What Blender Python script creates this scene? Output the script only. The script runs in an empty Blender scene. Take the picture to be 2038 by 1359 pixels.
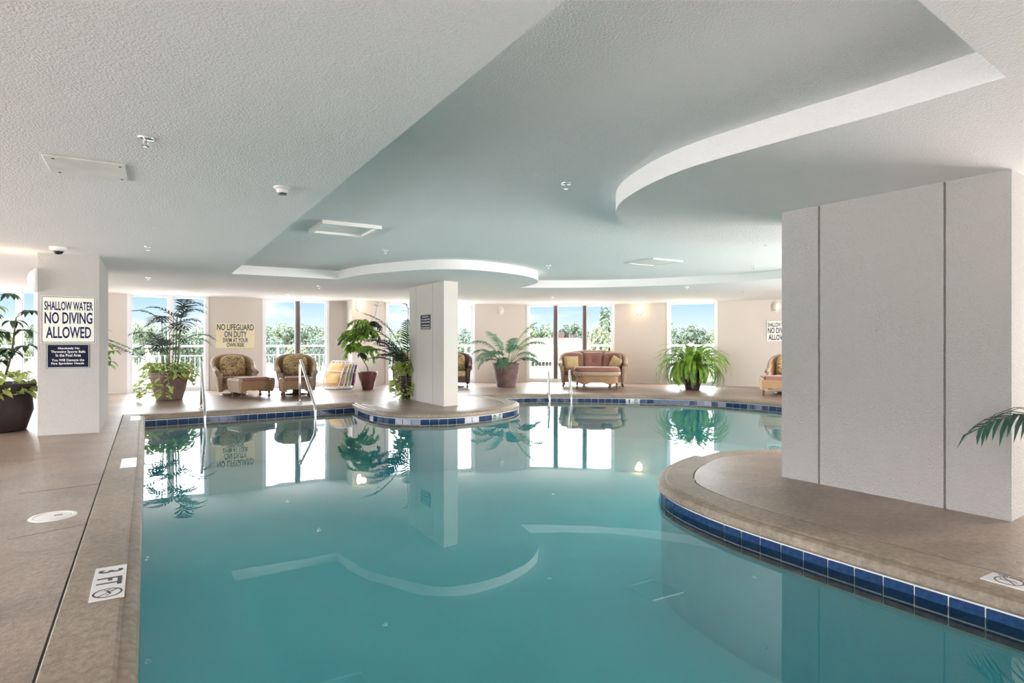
import bpy, bmesh, math, random
from mathutils import Vector, Matrix, geometry, noise
random.seed(7)
SC = bpy.context.scene
COL = SC.collection
PI = math.pi
H, CEIL, TOP, WATER = 1.22, 2.405, 2.562, -0.15      # eye height, soffit, recessed ceiling, water level (m)
YAW = math.atan2(726, 1200)
FX, FY = math.sin(YAW), math.cos(YAW)

# ------------------------------------------------------------------ camera
cam = bpy.data.objects.new('camera', bpy.data.cameras.new('camera'))
COL.objects.link(cam)
cam.location = (0, 0, H)
cam.rotation_euler = (PI / 2, 0, -YAW)
cam.data.sensor_width = 36
cam.data.lens = 36 * 1200 / 2038
cam.data.shift_y = (682 - 679.5) / 2038
cam.data.clip_end = 2000
SC.camera = cam

# ------------------------------------------------------------------ colour management, world, sun, area lights
SC.view_settings.view_transform = 'Standard'
SC.view_settings.look = 'None'
SC.view_settings.exposure = 1.8
SC.view_settings.gamma = 1.0
SC.view_settings.use_curve_mapping = False
cy = SC.cycles
cy.use_denoising = True
cy.max_bounces = 10
cy.diffuse_bounces = 5
cy.glossy_bounces = 4
cy.transparent_max_bounces = 16
cy.transmission_bounces = 6
cy.sample_clamp_indirect = 6.0
cy.caustics_reflective = True
cy.caustics_refractive = False

world = bpy.data.worlds.new('sky')
SC.world = world
world.use_nodes = True
nt = world.node_tree
nt.nodes.clear()
def N(t, **k):
    n = nt.nodes.new(t)
    for a, b in k.items():
        setattr(n, a, b)
    return n
L = nt.links.new
tc = N('ShaderNodeTexCoord')
sep = N('ShaderNodeSeparateXYZ'); L(tc.outputs['Generated'], sep.inputs[0])
grad = N('ShaderNodeValToRGB')                       # horizon to zenith, clear sky
grad.color_ramp.elements[0].position = 0.0; grad.color_ramp.elements[0].color = (0.292, 0.318, 0.332, 1)
grad.color_ramp.elements[1].position = 0.5; grad.color_ramp.elements[1].color = (0.10, 0.22, 0.45, 1)
e = grad.color_ramp.elements.new(0.03); e.color = (0.24, 0.288, 0.318, 1)
e = grad.color_ramp.elements.new(0.075); e.color = (0.142, 0.226, 0.292, 1)
L(sep.outputs['Z'], grad.inputs[0])
mp = N('ShaderNodeMapping'); mp.inputs['Scale'].default_value = (1.0, 1.0, 3.2)
mp.inputs['Location'].default_value = (2.3, 1.7, 0.4)
L(tc.outputs['Generated'], mp.inputs[0])
ns = N('ShaderNodeTexNoise'); ns.inputs['Scale'].default_value = 3.0; ns.inputs['Detail'].default_value = 6
ns.inputs['Roughness'].default_value = 0.55
L(mp.outputs[0], ns.inputs[0])
cov = N('ShaderNodeMapRange')                        # broken cloud low down, closing to a bright deck overhead
cov.inputs['From Min'].default_value = 0.07; cov.inputs['From Max'].default_value = 0.12
cov.inputs['To Min'].default_value = 0.0; cov.inputs['To Max'].default_value = 0.34
L(sep.outputs['Z'], cov.inputs['Value'])
add = N('ShaderNodeMath', operation='ADD'); L(ns.outputs[0], add.inputs[0]); L(cov.outputs[0], add.inputs[1])
cr = N('ShaderNodeMapRange'); cr.inputs['From Min'].default_value = 0.50; cr.inputs['From Max'].default_value = 0.62
cr.interpolation_type = 'SMOOTHSTEP'
L(add.outputs[0], cr.inputs['Value'])
cb = N('ShaderNodeMapRange'); cb.inputs['From Min'].default_value = 0.06; cb.inputs['From Max'].default_value = 0.17
cb.inputs['To Min'].default_value = 0.43; cb.inputs['To Max'].default_value = 6.6
L(sep.outputs['Z'], cb.inputs['Value'])
cc = N('ShaderNodeVectorMath', operation='SCALE'); cc.inputs[0].default_value = (0.98, 0.99, 1.02)
L(cb.outputs[0], cc.inputs['Scale'])
mx = N('ShaderNodeMix', data_type='RGBA'); L(cr.outputs[0], mx.inputs['Factor']); L(grad.outputs[0], mx.inputs['A']); L(cc.outputs[0], mx.inputs['B'])
bg = N('ShaderNodeBackground'); L(mx.outputs['Result'], bg.inputs[0]); bg.inputs[1].default_value = 1.0
ow = N('ShaderNodeOutputWorld'); L(bg.outputs[0], ow.inputs[0])

sun = bpy.data.objects.new('sun', bpy.data.lights.new('sun', 'SUN'))
COL.objects.link(sun)
sun.data.energy = 1.5
sun.data.angle = 0.05
sun.data.color = (1.0, 0.96, 0.9)
sun.rotation_euler = Vector((0.15, 0.30, -1.0)).to_track_quat('-Z', 'Y').to_euler()

def area_light(name, loc, direction, sx, sy, power, color=(1, 1, 1)):
    l = bpy.data.lights.new(name, 'AREA')
    l.shape = 'RECTANGLE'; l.size = sx; l.size_y = sy; l.energy = power; l.color = color
    o = bpy.data.objects.new(name, l)
    o.location = loc
    o.rotation_euler = Vector(direction).to_track_quat('-Z', 'Y').to_euler()
    COL.objects.link(o)
    return o
AREA = [  # added fill lamps out of view, brightening ceiling, recess and columns
    ('rear_up_fill', (1.5, -4.8, 0.3), (0.1, 0.3, 1.0), 12.0, 3.0, 42, (1.0, 0.975, 0.95)),
    ('left_side_fill', (-8.2, 10.5, 0.9), (1.0, 0.0, 0.30), 11.0, 1.6, 88, (0.97, 0.98, 1.0)),  # added side fill, no real source stands here
    ('left_up_fill', (-6.0, 5.0, 0.3), (0.8, 0.05, 1.0), 3.0, 10.0, 85, (1.0, 0.975, 0.95)),
    ('right_up_fill', (12.0, 1.2, 0.3), (-0.8, 0.7, 1.0), 5.0, 5.0, 850, (1.0, 0.965, 0.93)),
]
for a in AREA:
    area_light(*a)

# ------------------------------------------------------------------ materials
def mat(name, color=(0.8, 0.8, 0.8), rough=0.5, metal=0.0, spec=0.5, var=0.0, scale=8.0, color2=None, bump=0.0, bscale=60.0, bdist=0.01, detail=3.0, emit=0.0, coords='Object', sheen=0.0):
    m = bpy.data.materials.new(name)
    m.use_nodes = True
    t = m.node_tree
    p = t.nodes['Principled BSDF']
    p.inputs['Base Color'].default_value = (*color, 1)
    p.inputs['Roughness'].default_value = rough
    p.inputs['Metallic'].default_value = metal
    p.inputs['Specular IOR Level'].default_value = spec
    if sheen:
        p.inputs['Sheen Weight'].default_value = sheen
    if emit:
        p.inputs['Emission Color'].default_value = (*color, 1)
        p.inputs['Emission Strength'].default_value = emit
    tcn = t.nodes.new('ShaderNodeTexCoord')
    if color2 or var:
        n = t.nodes.new('ShaderNodeTexNoise')
        n.inputs['Scale'].default_value = scale; n.inputs['Detail'].default_value = detail
        t.links.new(tcn.outputs[coords], n.inputs[0])
        r = t.nodes.new('ShaderNodeValToRGB')
        c2 = color2 or tuple(max(0, c * (1 - var)) for c in color)
        c1 = color if color2 else tuple(min(1, c * (1 + var)) for c in color)
        r.color_ramp.elements[0].position = 0.3; r.color_ramp.elements[0].color = (*c2, 1)
        r.color_ramp.elements[1].position = 0.7; r.color_ramp.elements[1].color = (*c1, 1)
        t.links.new(n.outputs[0], r.inputs[0]); t.links.new(r.outputs[0], p.inputs['Base Color'])
    if bump:
        n = t.nodes.new('ShaderNodeTexNoise')
        n.inputs['Scale'].default_value = bscale; n.inputs['Detail'].default_value = 2.0
        t.links.new(tcn.outputs[coords], n.inputs[0])
        b = t.nodes.new('ShaderNodeBump'); b.inputs['Strength'].default_value = bump; b.inputs['Distance'].default_value = bdist
        t.links.new(n.outputs[0], b.inputs['Height']); t.links.new(b.outputs[0], p.inputs['Normal'])
    return m

def mat_mix(name, fac, a, b):
    """Two BSDFs mixed by a Fresnel or fixed factor: a = ('transparent', colour), b = ('glossy', colour, roughness)."""
    m = bpy.data.materials.new(name); m.use_nodes = True
    t = m.node_tree; t.nodes.clear()
    tr = t.nodes.new('ShaderNodeBsdfTransparent'); tr.inputs[0].default_value = (*a, 1)
    gl = t.nodes.new('ShaderNodeBsdfGlossy'); gl.inputs[0].default_value = (*b, 1); gl.inputs['Roughness'].default_value = 0.0
    mxs = t.nodes.new('ShaderNodeMixShader')
    fr = t.nodes.new('ShaderNodeFresnel'); fr.inputs['IOR'].default_value = fac
    t.links.new(fr.outputs[0], mxs.inputs[0]); t.links.new(tr.outputs[0], mxs.inputs[1]); t.links.new(gl.outputs[0], mxs.inputs[2])
    o = t.nodes.new('ShaderNodeOutputMaterial'); t.links.new(mxs.outputs[0], o.inputs[0])
    return m, t, gl, fr

M = {}
M['ceiling'] = mat('ceiling_stucco', (0.86, 0.855, 0.85), 0.9, spec=0.2, bump=0.9, bscale=95, bdist=0.008)
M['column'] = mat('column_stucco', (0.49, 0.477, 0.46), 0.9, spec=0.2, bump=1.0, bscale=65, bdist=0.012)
M['column_pale'] = mat('pale_column_stucco', (0.66, 0.635, 0.60), 0.9, spec=0.2, bump=0.8, bscale=65, bdist=0.012)  # same stucco lightened: the slim column's brighter lighting is put into its colour
M['wall'] = mat('beige_wall', (0.62, 0.572, 0.535), 0.85, spec=0.25, bump=0.25, bscale=90, bdist=0.005)
M['plaster'] = mat('pool_plaster', (0.64, 0.92, 1.0), 0.8, color2=(0.54, 0.85, 0.93), scale=0.9, detail=5)
M['grout'] = mat('white_grout', (0.80, 0.80, 0.78), 0.7, var=0.06)
M['tile'] = mat('blue_glazed_tile', (0.020, 0.060, 0.18), 0.08, color2=(0.012, 0.028, 0.085), scale=30, detail=6, bump=0.08, bscale=20, bdist=0.004)
M['whitetile'] = mat('white_marker_tile', (0.74, 0.74, 0.74), 0.25, var=0.03, scale=40)
M['ink'] = mat('dark_ink', (0.03, 0.03, 0.05), 0.5)
M['alu'] = mat('white_aluminium', (0.80, 0.82, 0.86), 0.35, var=0.02)
M['bronze'] = mat('bronze_mullion', (0.12, 0.10, 0.10), 0.4, metal=0.3, var=0.1)
M['steel'] = mat('polished_steel', (0.78, 0.78, 0.79), 0.13, metal=1.0, var=0.03)
M['white'] = mat('white_paint', (0.82, 0.82, 0.80), 0.5, var=0.02)
M['black'] = mat('black_plastic', (0.015, 0.015, 0.018), 0.35)
M['chrome'] = mat('chrome', (0.85, 0.85, 0.86), 0.12, metal=1.0)

def deck_material(name, c1, c2, c3, stretch=(1.0, 1.0, 1.0), rough=0.31, rot=0.0):
    m = bpy.data.materials.new(name); m.use_nodes = True
    t = m.node_tree; p = t.nodes['Principled BSDF']
    tcn = t.nodes.new('ShaderNodeTexCoord')
    mpn = t.nodes.new('ShaderNodeMapping'); mpn.inputs['Scale'].default_value = stretch; mpn.inputs['Rotation'].default_value = (0, 0, rot)
    t.links.new(tcn.outputs['Object'], mpn.inputs[0])
    big = t.nodes.new('ShaderNodeTexNoise'); big.inputs['Scale'].default_value = 1.3; big.inputs['Detail'].default_value = 7; big.inputs['Roughness'].default_value = 0.62
    big.inputs['Distortion'].default_value = 0.5
    t.links.new(mpn.outputs[0], big.inputs[0])
    r = t.nodes.new('ShaderNodeValToRGB')
    r.color_ramp.elements[0].position = 0.33; r.color_ramp.elements[0].color = (*c2, 1)
    r.color_ramp.elements[1].position = 0.68; r.color_ramp.elements[1].color = (*c1, 1)
    t.links.new(big.outputs[0], r.inputs[0])
    fine = t.nodes.new('ShaderNodeTexNoise'); fine.inputs['Scale'].default_value = 26; fine.inputs['Detail'].default_value = 5; fine.inputs['Roughness'].default_value = 0.7
    t.links.new(mpn.outputs[0], fine.inputs[0])
    fr = t.nodes.new('ShaderNodeValToRGB')
    fr.color_ramp.elements[0].position = 0.35; fr.color_ramp.elements[0].color = (0.62, 0.62, 0.62, 1)
    fr.color_ramp.elements[1].position = 0.72; fr.color_ramp.elements[1].color = (1.28, 1.28, 1.28, 1)
    t.links.new(fine.outputs[0], fr.inputs[0])
    mul = t.nodes.new('ShaderNodeMix'); mul.data_type = 'RGBA'; mul.blend_type = 'MULTIPLY'; mul.inputs['Factor'].default_value = 0.8
    t.links.new(r.outputs[0], mul.inputs['A']); t.links.new(fr.outputs[0], mul.inputs['B'])
    # pale scuffed patches
    wn = t.nodes.new('ShaderNodeTexNoise'); wn.inputs['Scale'].default_value = 2.1; wn.inputs['Detail'].default_value = 9; wn.inputs['Roughness'].default_value = 0.75
    t.links.new(tcn.outputs['Object'], wn.inputs[0])
    wr = t.nodes.new('ShaderNodeMapRange'); wr.inputs['From Min'].default_value = 0.60; wr.inputs['From Max'].default_value = 0.78; wr.inputs['To Max'].default_value = 0.55
    t.links.new(wn.outputs[0], wr.inputs['Value'])
    m2 = t.nodes.new('ShaderNodeMix'); m2.data_type = 'RGBA'
    t.links.new(wr.outputs[0], m2.inputs['Factor']); t.links.new(mul.outputs['Result'], m2.inputs['A']); m2.inputs['B'].default_value = (*c3, 1)
    t.links.new(m2.outputs['Result'], p.inputs['Base Color'])
    p.inputs['Roughness'].default_value = rough
    p.inputs['Specular IOR Level'].default_value = 0.5
    b = t.nodes.new('ShaderNodeBump'); b.inputs['Strength'].default_value = 0.8; b.inputs['Distance'].default_value = 0.008
    t.links.new(fine.outputs[0], b.inputs['Height']); t.links.new(b.outputs[0], p.inputs['Normal'])
    return m
M['deck'] = deck_material('stained_concrete_deck', (0.375, 0.278, 0.213), (0.215, 0.16, 0.125), (0.62, 0.52, 0.45))
M['coping'] = deck_material('stamped_concrete_coping', (0.36, 0.285, 0.215), (0.24, 0.19, 0.145), (0.55, 0.49, 0.42), rough=0.5)
M['glass'], _, _, _ = mat_mix('window_glass', 1.06, (0.97, 0.99, 0.99), (1, 1, 1))
M['water'], wt, wgl, wfr = mat_mix('pool_water_surface', 1.38, (0.50, 0.96, 0.97), (1, 1, 1))
_tc = wt.nodes.new('ShaderNodeTexCoord'); _n = wt.nodes.new('ShaderNodeTexNoise'); _n.inputs['Scale'].default_value = 1.6; _n.inputs['Detail'].default_value = 2
wt.links.new(_tc.outputs['Object'], _n.inputs[0])
_b = wt.nodes.new('ShaderNodeBump'); _b.inputs['Strength'].default_value = 0.05; _b.inputs['Distance'].default_value = 0.02
wt.links.new(_n.outputs[0], _b.inputs['Height']); wt.links.new(_b.outputs[0], wgl.inputs['Normal'])

# ------------------------------------------------------------------ builders
class B:
    """Collects shapes in one bmesh; build() links them as ONE mesh object."""
    def __init__(s):
        s.bm = bmesh.new()
    def quad(s, pts):
        return s.bm.faces.new([s.bm.verts.new(p) for p in pts])
    def box(s, cx, cy_, cz, sx, sy, sz, rz=0.0, mtx=None):
        m = (mtx or Matrix.Identity(4)) @ Matrix.Translation((cx, cy_, cz)) @ Matrix.Rotation(rz, 4, 'Z') @ Matrix.Diagonal((sx, sy, sz, 1))
        bmesh.ops.create_cube(s.bm, size=1.0, matrix=m)
        return s
    def rbox(s, cx, cy_, cz, sx, sy, sz, r=0.03, seg=3, mtx=None):
        g = bmesh.ops.create_cube(s.bm, size=1.0, matrix=Matrix.Translation((cx, cy_, cz)) @ Matrix.Diagonal((sx, sy, sz, 1)))
        vs = g['verts']
        es = list({e for v in vs for e in v.link_edges})
        res = bmesh.ops.bevel(s.bm, geom=es, offset=min(r, 0.49 * min(sx, sy, sz)), segments=seg, profile=0.5, affect='EDGES')
        if mtx is not None:
            bmesh.ops.transform(s.bm, matrix=mtx, verts=[v for v in {v for f in res['faces'] for v in f.verts} | {v for v in vs if v.is_valid}])
        return s
    def ring(s, pts):
        return [s.bm.verts.new(p) for p in pts]
    def loft(s, rings, closed=True, cap0=False, cap1=False):
        rv = [s.ring(r) for r in rings]
        n = len(rv[0])
        for a, b in zip(rv, rv[1:]):
            for i in range(n if closed else n - 1):
                j = (i + 1) % n
                s.bm.faces.new((a[i], a[j], b[j], b[i]))
        if cap0: s.bm.faces.new(list(reversed(rv[0])))
        if cap1: s.bm.faces.new(rv[-1])
        return s
    def tube(s, path, r, n=8, caps=True):
        path = [Vector(p) for p in path]
        rr = r if isinstance(r, (list, tuple)) else [r] * len(path)
        up = None; rings = []
        for i, p in enumerate(path):
            d = (path[min(i + 1, len(path) - 1)] - path[max(i - 1, 0)])
            d = d.normalized() if d.length > 1e-9 else Vector((0, 0, 1))
            if up is None:
                up = d.orthogonal().normalized()
            up = (up - d * up.dot(d))
            up = up.normalized() if up.length > 1e-6 else d.orthogonal().normalized()
            q = d.cross(up)
            rings.append([p + rr[i] * (math.cos(2 * PI * k / n) * up + math.sin(2 * PI * k / n) * q) for k in range(n)])
        return s.loft(rings, True, caps, caps)
    def lathe(s, prof, n=24, cx=0, cy_=0, cz=0, sx=1, sy=1, caps=True):
        rings = [[(cx + r * sx * math.cos(2 * PI * k / n), cy_ + r * sy * math.sin(2 * PI * k / n), cz + z) for k in range(n)] for r, z in prof]
        return s.loft(rings, True, caps, caps)
    def prism(s, poly, z0, z1, mtx=None):
        poly = list(poly)
        if sum(a[0] * b[1] - b[0] * a[1] for a, b in zip(poly, poly[1:] + poly[:1])) < 0:
            poly.reverse()
        mm = mtx or Matrix.Identity(4)
        return s.loft([[mm @ Vector((x, y, z0)) for x, y in poly], [mm @ Vector((x, y, z1)) for x, y in poly]], True, True, True)
    def build(s, name, material, parent=None, smooth=False):
        bmesh.ops.recalc_face_normals(s.bm, faces=s.bm.faces[:])
        me = bpy.data.meshes.new(name)
        s.bm.to_mesh(me); s.bm.free()
        return link(name, me, material, parent, smooth)

def link(name, me, material, parent=None, smooth=False):
    if material is not None and not me.materials:
        me.materials.append(material)
    if smooth:
        me.polygons.foreach_set('use_smooth', [True] * len(me.polygons))
        if smooth is not True:
            me.set_sharp_from_angle(angle=smooth)
    o = bpy.data.objects.new(name, me)
    COL.objects.link(o)
    if parent is not None:
        o.parent = parent
    return o

def tag(o, label=None, cat=None, group=None, kind=None):
    if label: o['label'] = label
    if cat: o['category'] = cat
    if group: o['group'] = group
    if kind: o['kind'] = kind
    return o
def struct(o, label=None):
    return tag(o, label, None, None, 'structure')
def thing(name, label, cat, loc=(0, 0, 0), rz=0.0, group=None, rot=None):
    o = bpy.data.objects.new(name, None)
    COL.objects.link(o)
    o.empty_display_size = 0.1
    o.location = loc
    o.rotation_euler = rot or (0, 0, rz)
    return tag(o, label, cat, group)
def dup(root, label, loc, rz=None, group=None):
    def cp(o, par):
        c = o.copy(); COL.objects.link(c)
        if par is not None: c.parent = par
        for ch in [k for k in kids.get(o.name, [])]:
            cp(ch, c)
        return c
    kids = {}
    for k in root.children_recursive:
        kids.setdefault(k.parent.name, []).append(k)
    c = cp(root, None)
    c.location = loc
    if rz is not None: c.rotation_euler = (0, 0, rz)
    c['label'] = label
    if group: c['group'] = group
    return c

def spot(u, v, z=0.0):
    """Plan position of a point at height z surveyed at frame position (u, v)."""
    d = (H - z) * 1200 / (v - 682); r = (u - 1019) / 1200 * d
    return Vector((FX * d + FY * r, FY * d - FX * r, z))
def ray(u, d):
    t = (u - 1019) / 1200
    return Vector((d * (FX + FY * t), d * (FY - FX * t), 0))

def catmull(pts, step):
    """Smooth open curve through pts, resampled to about step."""
    P = [Vector((p[0], p[1])) for p in pts]
    P = [P[0] * 2 - P[1]] + P + [P[-1] * 2 - P[-2]]
    dense = []
    for i in range(1, len(P) - 2):
        for k in range(16):
            t = k / 16
            a, b, c, d = P[i - 1], P[i], P[i + 1], P[i + 2]
            dense.append(0.5 * ((2 * b) + (c - a) * t + (2 * a - 5 * b + 4 * c - d) * t * t + (3 * b - a - 3 * c + d) * t ** 3))
    dense.append(P[-2])
    return resample(dense, step)
def resample(dense, step):
    ln = [0]
    for a, b in zip(dense, dense[1:]): ln.append(ln[-1] + (b - a).length)
    n = max(1, round(ln[-1] / step)); out = []; j = 0
    for k in range(n + 1):
        s_ = ln[-1] * k / n
        while j < len(ln) - 2 and ln[j + 1] < s_: j += 1
        f = (s_ - ln[j]) / max(1e-9, ln[j + 1] - ln[j])
        out.append(dense[j].lerp(dense[j + 1], min(1, max(0, f))))
    return out
def chain(*segs):
    """Joins open curves end to start into one closed outline."""
    out = []
    for s_ in segs:
        for p in s_:
            if not out or (out[-1] - p).length > 1e-3: out.append(p)
    if (out[0] - out[-1]).length < 1e-3: out.pop()
    return out
def offset(poly, d):
    """Mitred offset of a closed outline; d > 0 goes to the right of the walking direction."""
    n = len(poly); out = []
    for i in range(n):
        a, b, c = poly[i - 1], poly[i], poly[(i + 1) % n]
        d1 = (b - a).normalized(); d2 = (c - b).normalized()
        n1 = Vector((d1.y, -d1.x)); n2 = Vector((d2.y, -d2.x))
        m_ = n1 + n2
        m_ = m_ / max(0.35, m_.dot(m_) / 2) if m_.length > 1e-6 else n1
        out.append(b + m_ * d)
    return out
def inside(p, poly):
    r = False; n = len(poly); x, y = p
    for i in range(n):
        x1, y1 = poly[i]; x2, y2 = poly[(i + 1) % n]
        if (y1 > y) != (y2 > y) and x < (x2 - x1) * (y - y1) / (y2 - y1) + x1: r = not r
    return r
def slab_with_hole(outer, hole, z, thick):
    """Flat slab (outer polygon minus hole) between z and z + thick, with side faces round the rims."""
    n1, n2 = len(outer), len(hole)
    vs = [Vector((p[0], p[1])) for p in outer] + [Vector((p[0], p[1])) for p in hole]
    es = [(i, (i + 1) % n1) for i in range(n1)] + [(n1 + i, n1 + (i + 1) % n2) for i in range(n2)]
    v2, e2, f2, *_ = geometry.delaunay_2d_cdt(vs, es, [], 0, 1e-5)
    hl = [(p[0], p[1]) for p in hole]; ol = [(p[0], p[1]) for p in outer]
    b = B()
    lo = [b.bm.verts.new((p.x, p.y, z)) for p in v2]; hi = [b.bm.verts.new((p.x, p.y, z + thick)) for p in v2]
    for f in f2:
        c = sum((v2[i] for i in f), Vector((0, 0))) / len(f)
        if inside(c, hl) or not inside(c, ol): continue
        b.bm.faces.new([lo[i] for i in f]); b.bm.faces.new([hi[i] for i in reversed(f)])
    bmesh.ops.delete(b.bm, geom=[v for v in b.bm.verts if not v.link_faces], context='VERTS')
    rim = {}
    b.bm.verts.ensure_lookup_table()
    es_ = [e for e in b.bm.edges if len(e.link_faces) == 1 and abs(e.verts[0].co.z - z) < 1e-6]
    up = {(round(v.co.x, 5), round(v.co.y, 5)): v for v in b.bm.verts if v.co.z > z + thick / 2}
    for e in es_:
        a, c = e.verts
        try:
            b.bm.faces.new((a, c, up[(round(c.co.x, 5), round(c.co.y, 5))], up[(round(a.co.x, 5), round(a.co.y, 5))]))
        except (KeyError, ValueError):
            pass
    return b
# ------------------------------------------------------------------ the pool
V2 = lambda l: [Vector(p) for p in l]
left_edge = resample(V2([(-0.03, 0.55), (-0.03, 11.86)]), 0.16)
back_edge = resample(V2([(-0.03, 11.86), (3.53, 12.07)]), 0.16)
island_edge = catmull([(3.53, 12.07), (3.46, 11.29), (3.48, 10.62), (3.62, 10.10), (3.89, 9.76), (4.24, 9.56), (4.66, 9.48), (5.14, 9.54), (5.63, 9.70), (6.08, 9.96), (6.37, 10.25), (6.58, 10.60), (6.70, 11.0), (6.73, 11.6), (6.68, 12.22)], 0.16)
far_edge = catmull([(6.68, 12.22), (7.8, 11.98), (8.52, 11.55), (9.15, 11.07), (9.75, 10.56), (10.25, 10.05), (10.83, 9.05), (11.08, 7.72), (11.0, 6.3), (10.4, 5.0), (9.5, 4.25), (8.4, 3.95), (7.3, 4.05), (6.29, 4.38), (5.8, 4.58), (5.38, 4.66), (4.93, 4.58), (4.43, 4.36), (4.08, 4.11), (3.84, 3.86), (3.71, 3.62), (3.61, 3.30), (3.54, 2.86), (3.52, 2.32), (3.53, 1.79), (3.55, 1.2), (3.55, 0.55)], 0.16)
near_edge = resample(V2([(3.55, 0.55), (-0.03, 0.55)]), 0.16)
POOL = chain(left_edge, back_edge, island_edge, far_edge, near_edge)     # clockwise: the deck is on the left
out = lambda d: offset(POOL, -d)

# deck
deck_outer = V2([(-8.5, -7.5), (16.6, -7.5), (16.6, 18.0), (-8.5, 18.0)])
fl = slab_with_hole(deck_outer, out(0.325), -0.25, 0.25).build('floor', M['deck'])
struct(fl, 'brown mottled concrete pool deck')
# coping band
b = B()
prof = [(0.316, -0.05), (0.316, -0.003), (0.31, 0.003), (0.082, 0.003), (0.072, -0.003), (0.066, -0.008), (0.055, -0.006), (0.030, -0.010), (0.010, -0.022), (0.0, -0.042), (0.0, -0.070), (0.008, -0.084), (0.05, -0.088)]
rings = [[(p.x, p.y, z) for p in out(d)] for d, z in prof]
b.loft(rings, True)
cop = struct(b.build('trim_1', M['coping'], smooth=0.5), 'tan concrete coping band around the pool edge')
# pool shell
b = B()
rings = [[(p.x, p.y, z) for p in out(d)] for d, z in [(0.05, -0.088), (0.030, -0.088), (0.030, -0.27), (0.034, -0.30), (0.034, -1.0)]]
b.loft(rings, True)
shell = struct(b.build('wall_pool', M['plaster']), 'pale plastered pool wall with white grout line')
shell.data.materials.append(M['grout'])
for p in shell.data.polygons:
    if p.center.z > -0.285: p.material_index = 1
b = B(); b.prism([(p.x, p.y) for p in out(0.06)], -1.2, -1.0)
pf = struct(b.build('floor_pool', M['plaster']), 'pale plaster floor of the pool')
b = B()
vs = [b.bm.verts.new((p.x, p.y, WATER)) for p in out(0.029)]
b.bm.faces.new(vs)
bmesh.ops.triangulate(b.bm, faces=b.bm.faces[:])
wat = tag(b.build('pool_water', M['water']), 'still teal water filling the free-form pool', None, None, 'stuff')
if wat.data.polygons[0].normal.z < 0: wat.data.flip_normals()

# waterline tiles: one object each, set into the grout
tb = B(); tb.rbox(0, 0, 0, 0.1525, 0.012, 0.152, r=0.003, seg=1)
t0 = tb.build('tile', M['tile'], shell)
tile_me = t0.data
COL.objects.unlink(t0); bpy.data.objects.remove(t0)
line = out(0.030)
n = len(line)
markers = {}
def nearest(pt):
    return min(range(n), key=lambda i: ((line[i] + line[(i + 1) % n]) / 2 - Vector(pt)).length)
for pt, txt in [((9.62, 10.68), '4'), ((9.74, 10.58), 'FT'), ((5.44, 9.62), '4½'), ((5.58, 9.68), 'FT'), ((3.47, 11.70), 'FT'), ((3.47, 11.86), '3'), ((3.55, 1.16), 'FT')]:
    i = nearest(pt)
    while i in markers: i += 1
    markers[i] = txt
txt_cache = {}
def text_mesh(s_, size, sx=1.0, bold=0.0, extrude=0.0015, spacing=1.0, align='CENTER'):
    key = (s_, size, sx, bold, spacing)
    if key not in txt_cache:
        cu = bpy.data.curves.new('lettering', 'FONT')
        cu.body = s_; cu.size = size; cu.align_x = align; cu.align_y = 'CENTER'; cu.offset = bold; cu.extrude = extrude; cu.resolution_u = 3
        cu.space_character = spacing; cu.space_line = 0.92
        o = bpy.data.objects.new('lettering', cu); COL.objects.link(o)
        dg = bpy.context.evaluated_depsgraph_get(); dg.update()
        me = bpy.data.meshes.new_from_object(o.evaluated_get(dg))
        bpy.data.objects.remove(o); bpy.data.curves.remove(cu)
        me.transform(Matrix.Diagonal((sx, 1, 1, 1)))
        txt_cache[key] = me
    return txt_cache[key]
for i in range(n):
    a, c = line[i], line[(i + 1) % n]
    ln = (c - a).length
    if ln < 0.06: continue
    mid = (a + c) / 2; ang = math.atan2(c.y - a.y, c.x - a.x)
    # skip the stretch hidden behind the big column (seen by nobody on this side)
    o = bpy.data.objects.new('tile', tile_me); COL.objects.link(o); o.parent = shell
    nx = Vector((c.y - a.y, -(c.x - a.x))).normalized()          # towards the water
    o.location = (mid.x + nx.x * 0.004, mid.y + nx.y * 0.004, -0.176)
    o.rotation_euler = (0, 0, ang)
    o.scale = ((ln - 0.008) / 0.1525, 1, 1)
    if i in markers:
        o.name = 'marker_tile'
        me2 = tile_me.copy(); me2.materials.clear(); me2.materials.append(M['whitetile'])
        o.data = me2
        tm = text_mesh(markers[i], 0.085, 1.25, 0.003)
        t = link('lettering', tm, M['ink'], o)
        t.matrix_parent_inverse = Matrix.Identity(4)
        t.location = (0, -0.0075, 0.048); t.rotation_euler = (PI / 2, 0, 0)
        t.scale = (0.75, 0.75, 1)

# ------------------------------------------------------------------ ceiling with its free-form recess
r_left = V2([(1.235, 0.95), (1.235, 11.36)])
r_back = V2([(1.235, 11.36), (3.05, 11.31)])
r_isl = catmull([(3.05, 11.31), (3.14, 10.68), (3.30, 10.08), (3.74, 9.22), (4.09, 8.88), (4.53, 8.73), (5.11, 8.80), (5.70, 9.02), (6.24, 9.42), (6.6, 9.95), (6.80, 10.55), (6.86, 11.02)], 0.1)
r_far = catmull([(6.86, 11.02), (7.25, 10.78), (7.8, 10.45), (8.32, 10.04), (8.9, 9.40), (9.41, 8.62), (9.82, 7.7), (10.0, 6.9), (10.05, 6.0), (9.7, 5.0), (9.0, 4.3), (8.1, 4.0), (7.2, 4.2), (6.49, 4.54), (6.0, 4.80), (5.39, 4.95), (4.88, 4.93), (4.36, 4.75), (3.92, 4.46), (3.66, 4.22), (3.45, 3.93), (3.31, 3.63), (3.19, 3.24), (3.14, 2.87), (3.16, 2.48), (3.20, 2.09), (3.25, 1.7), (3.28, 1.16)], 0.1)
r_near = V2([(3.28, 1.16), (2.3, 1.06), (1.235, 0.95)])
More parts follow.
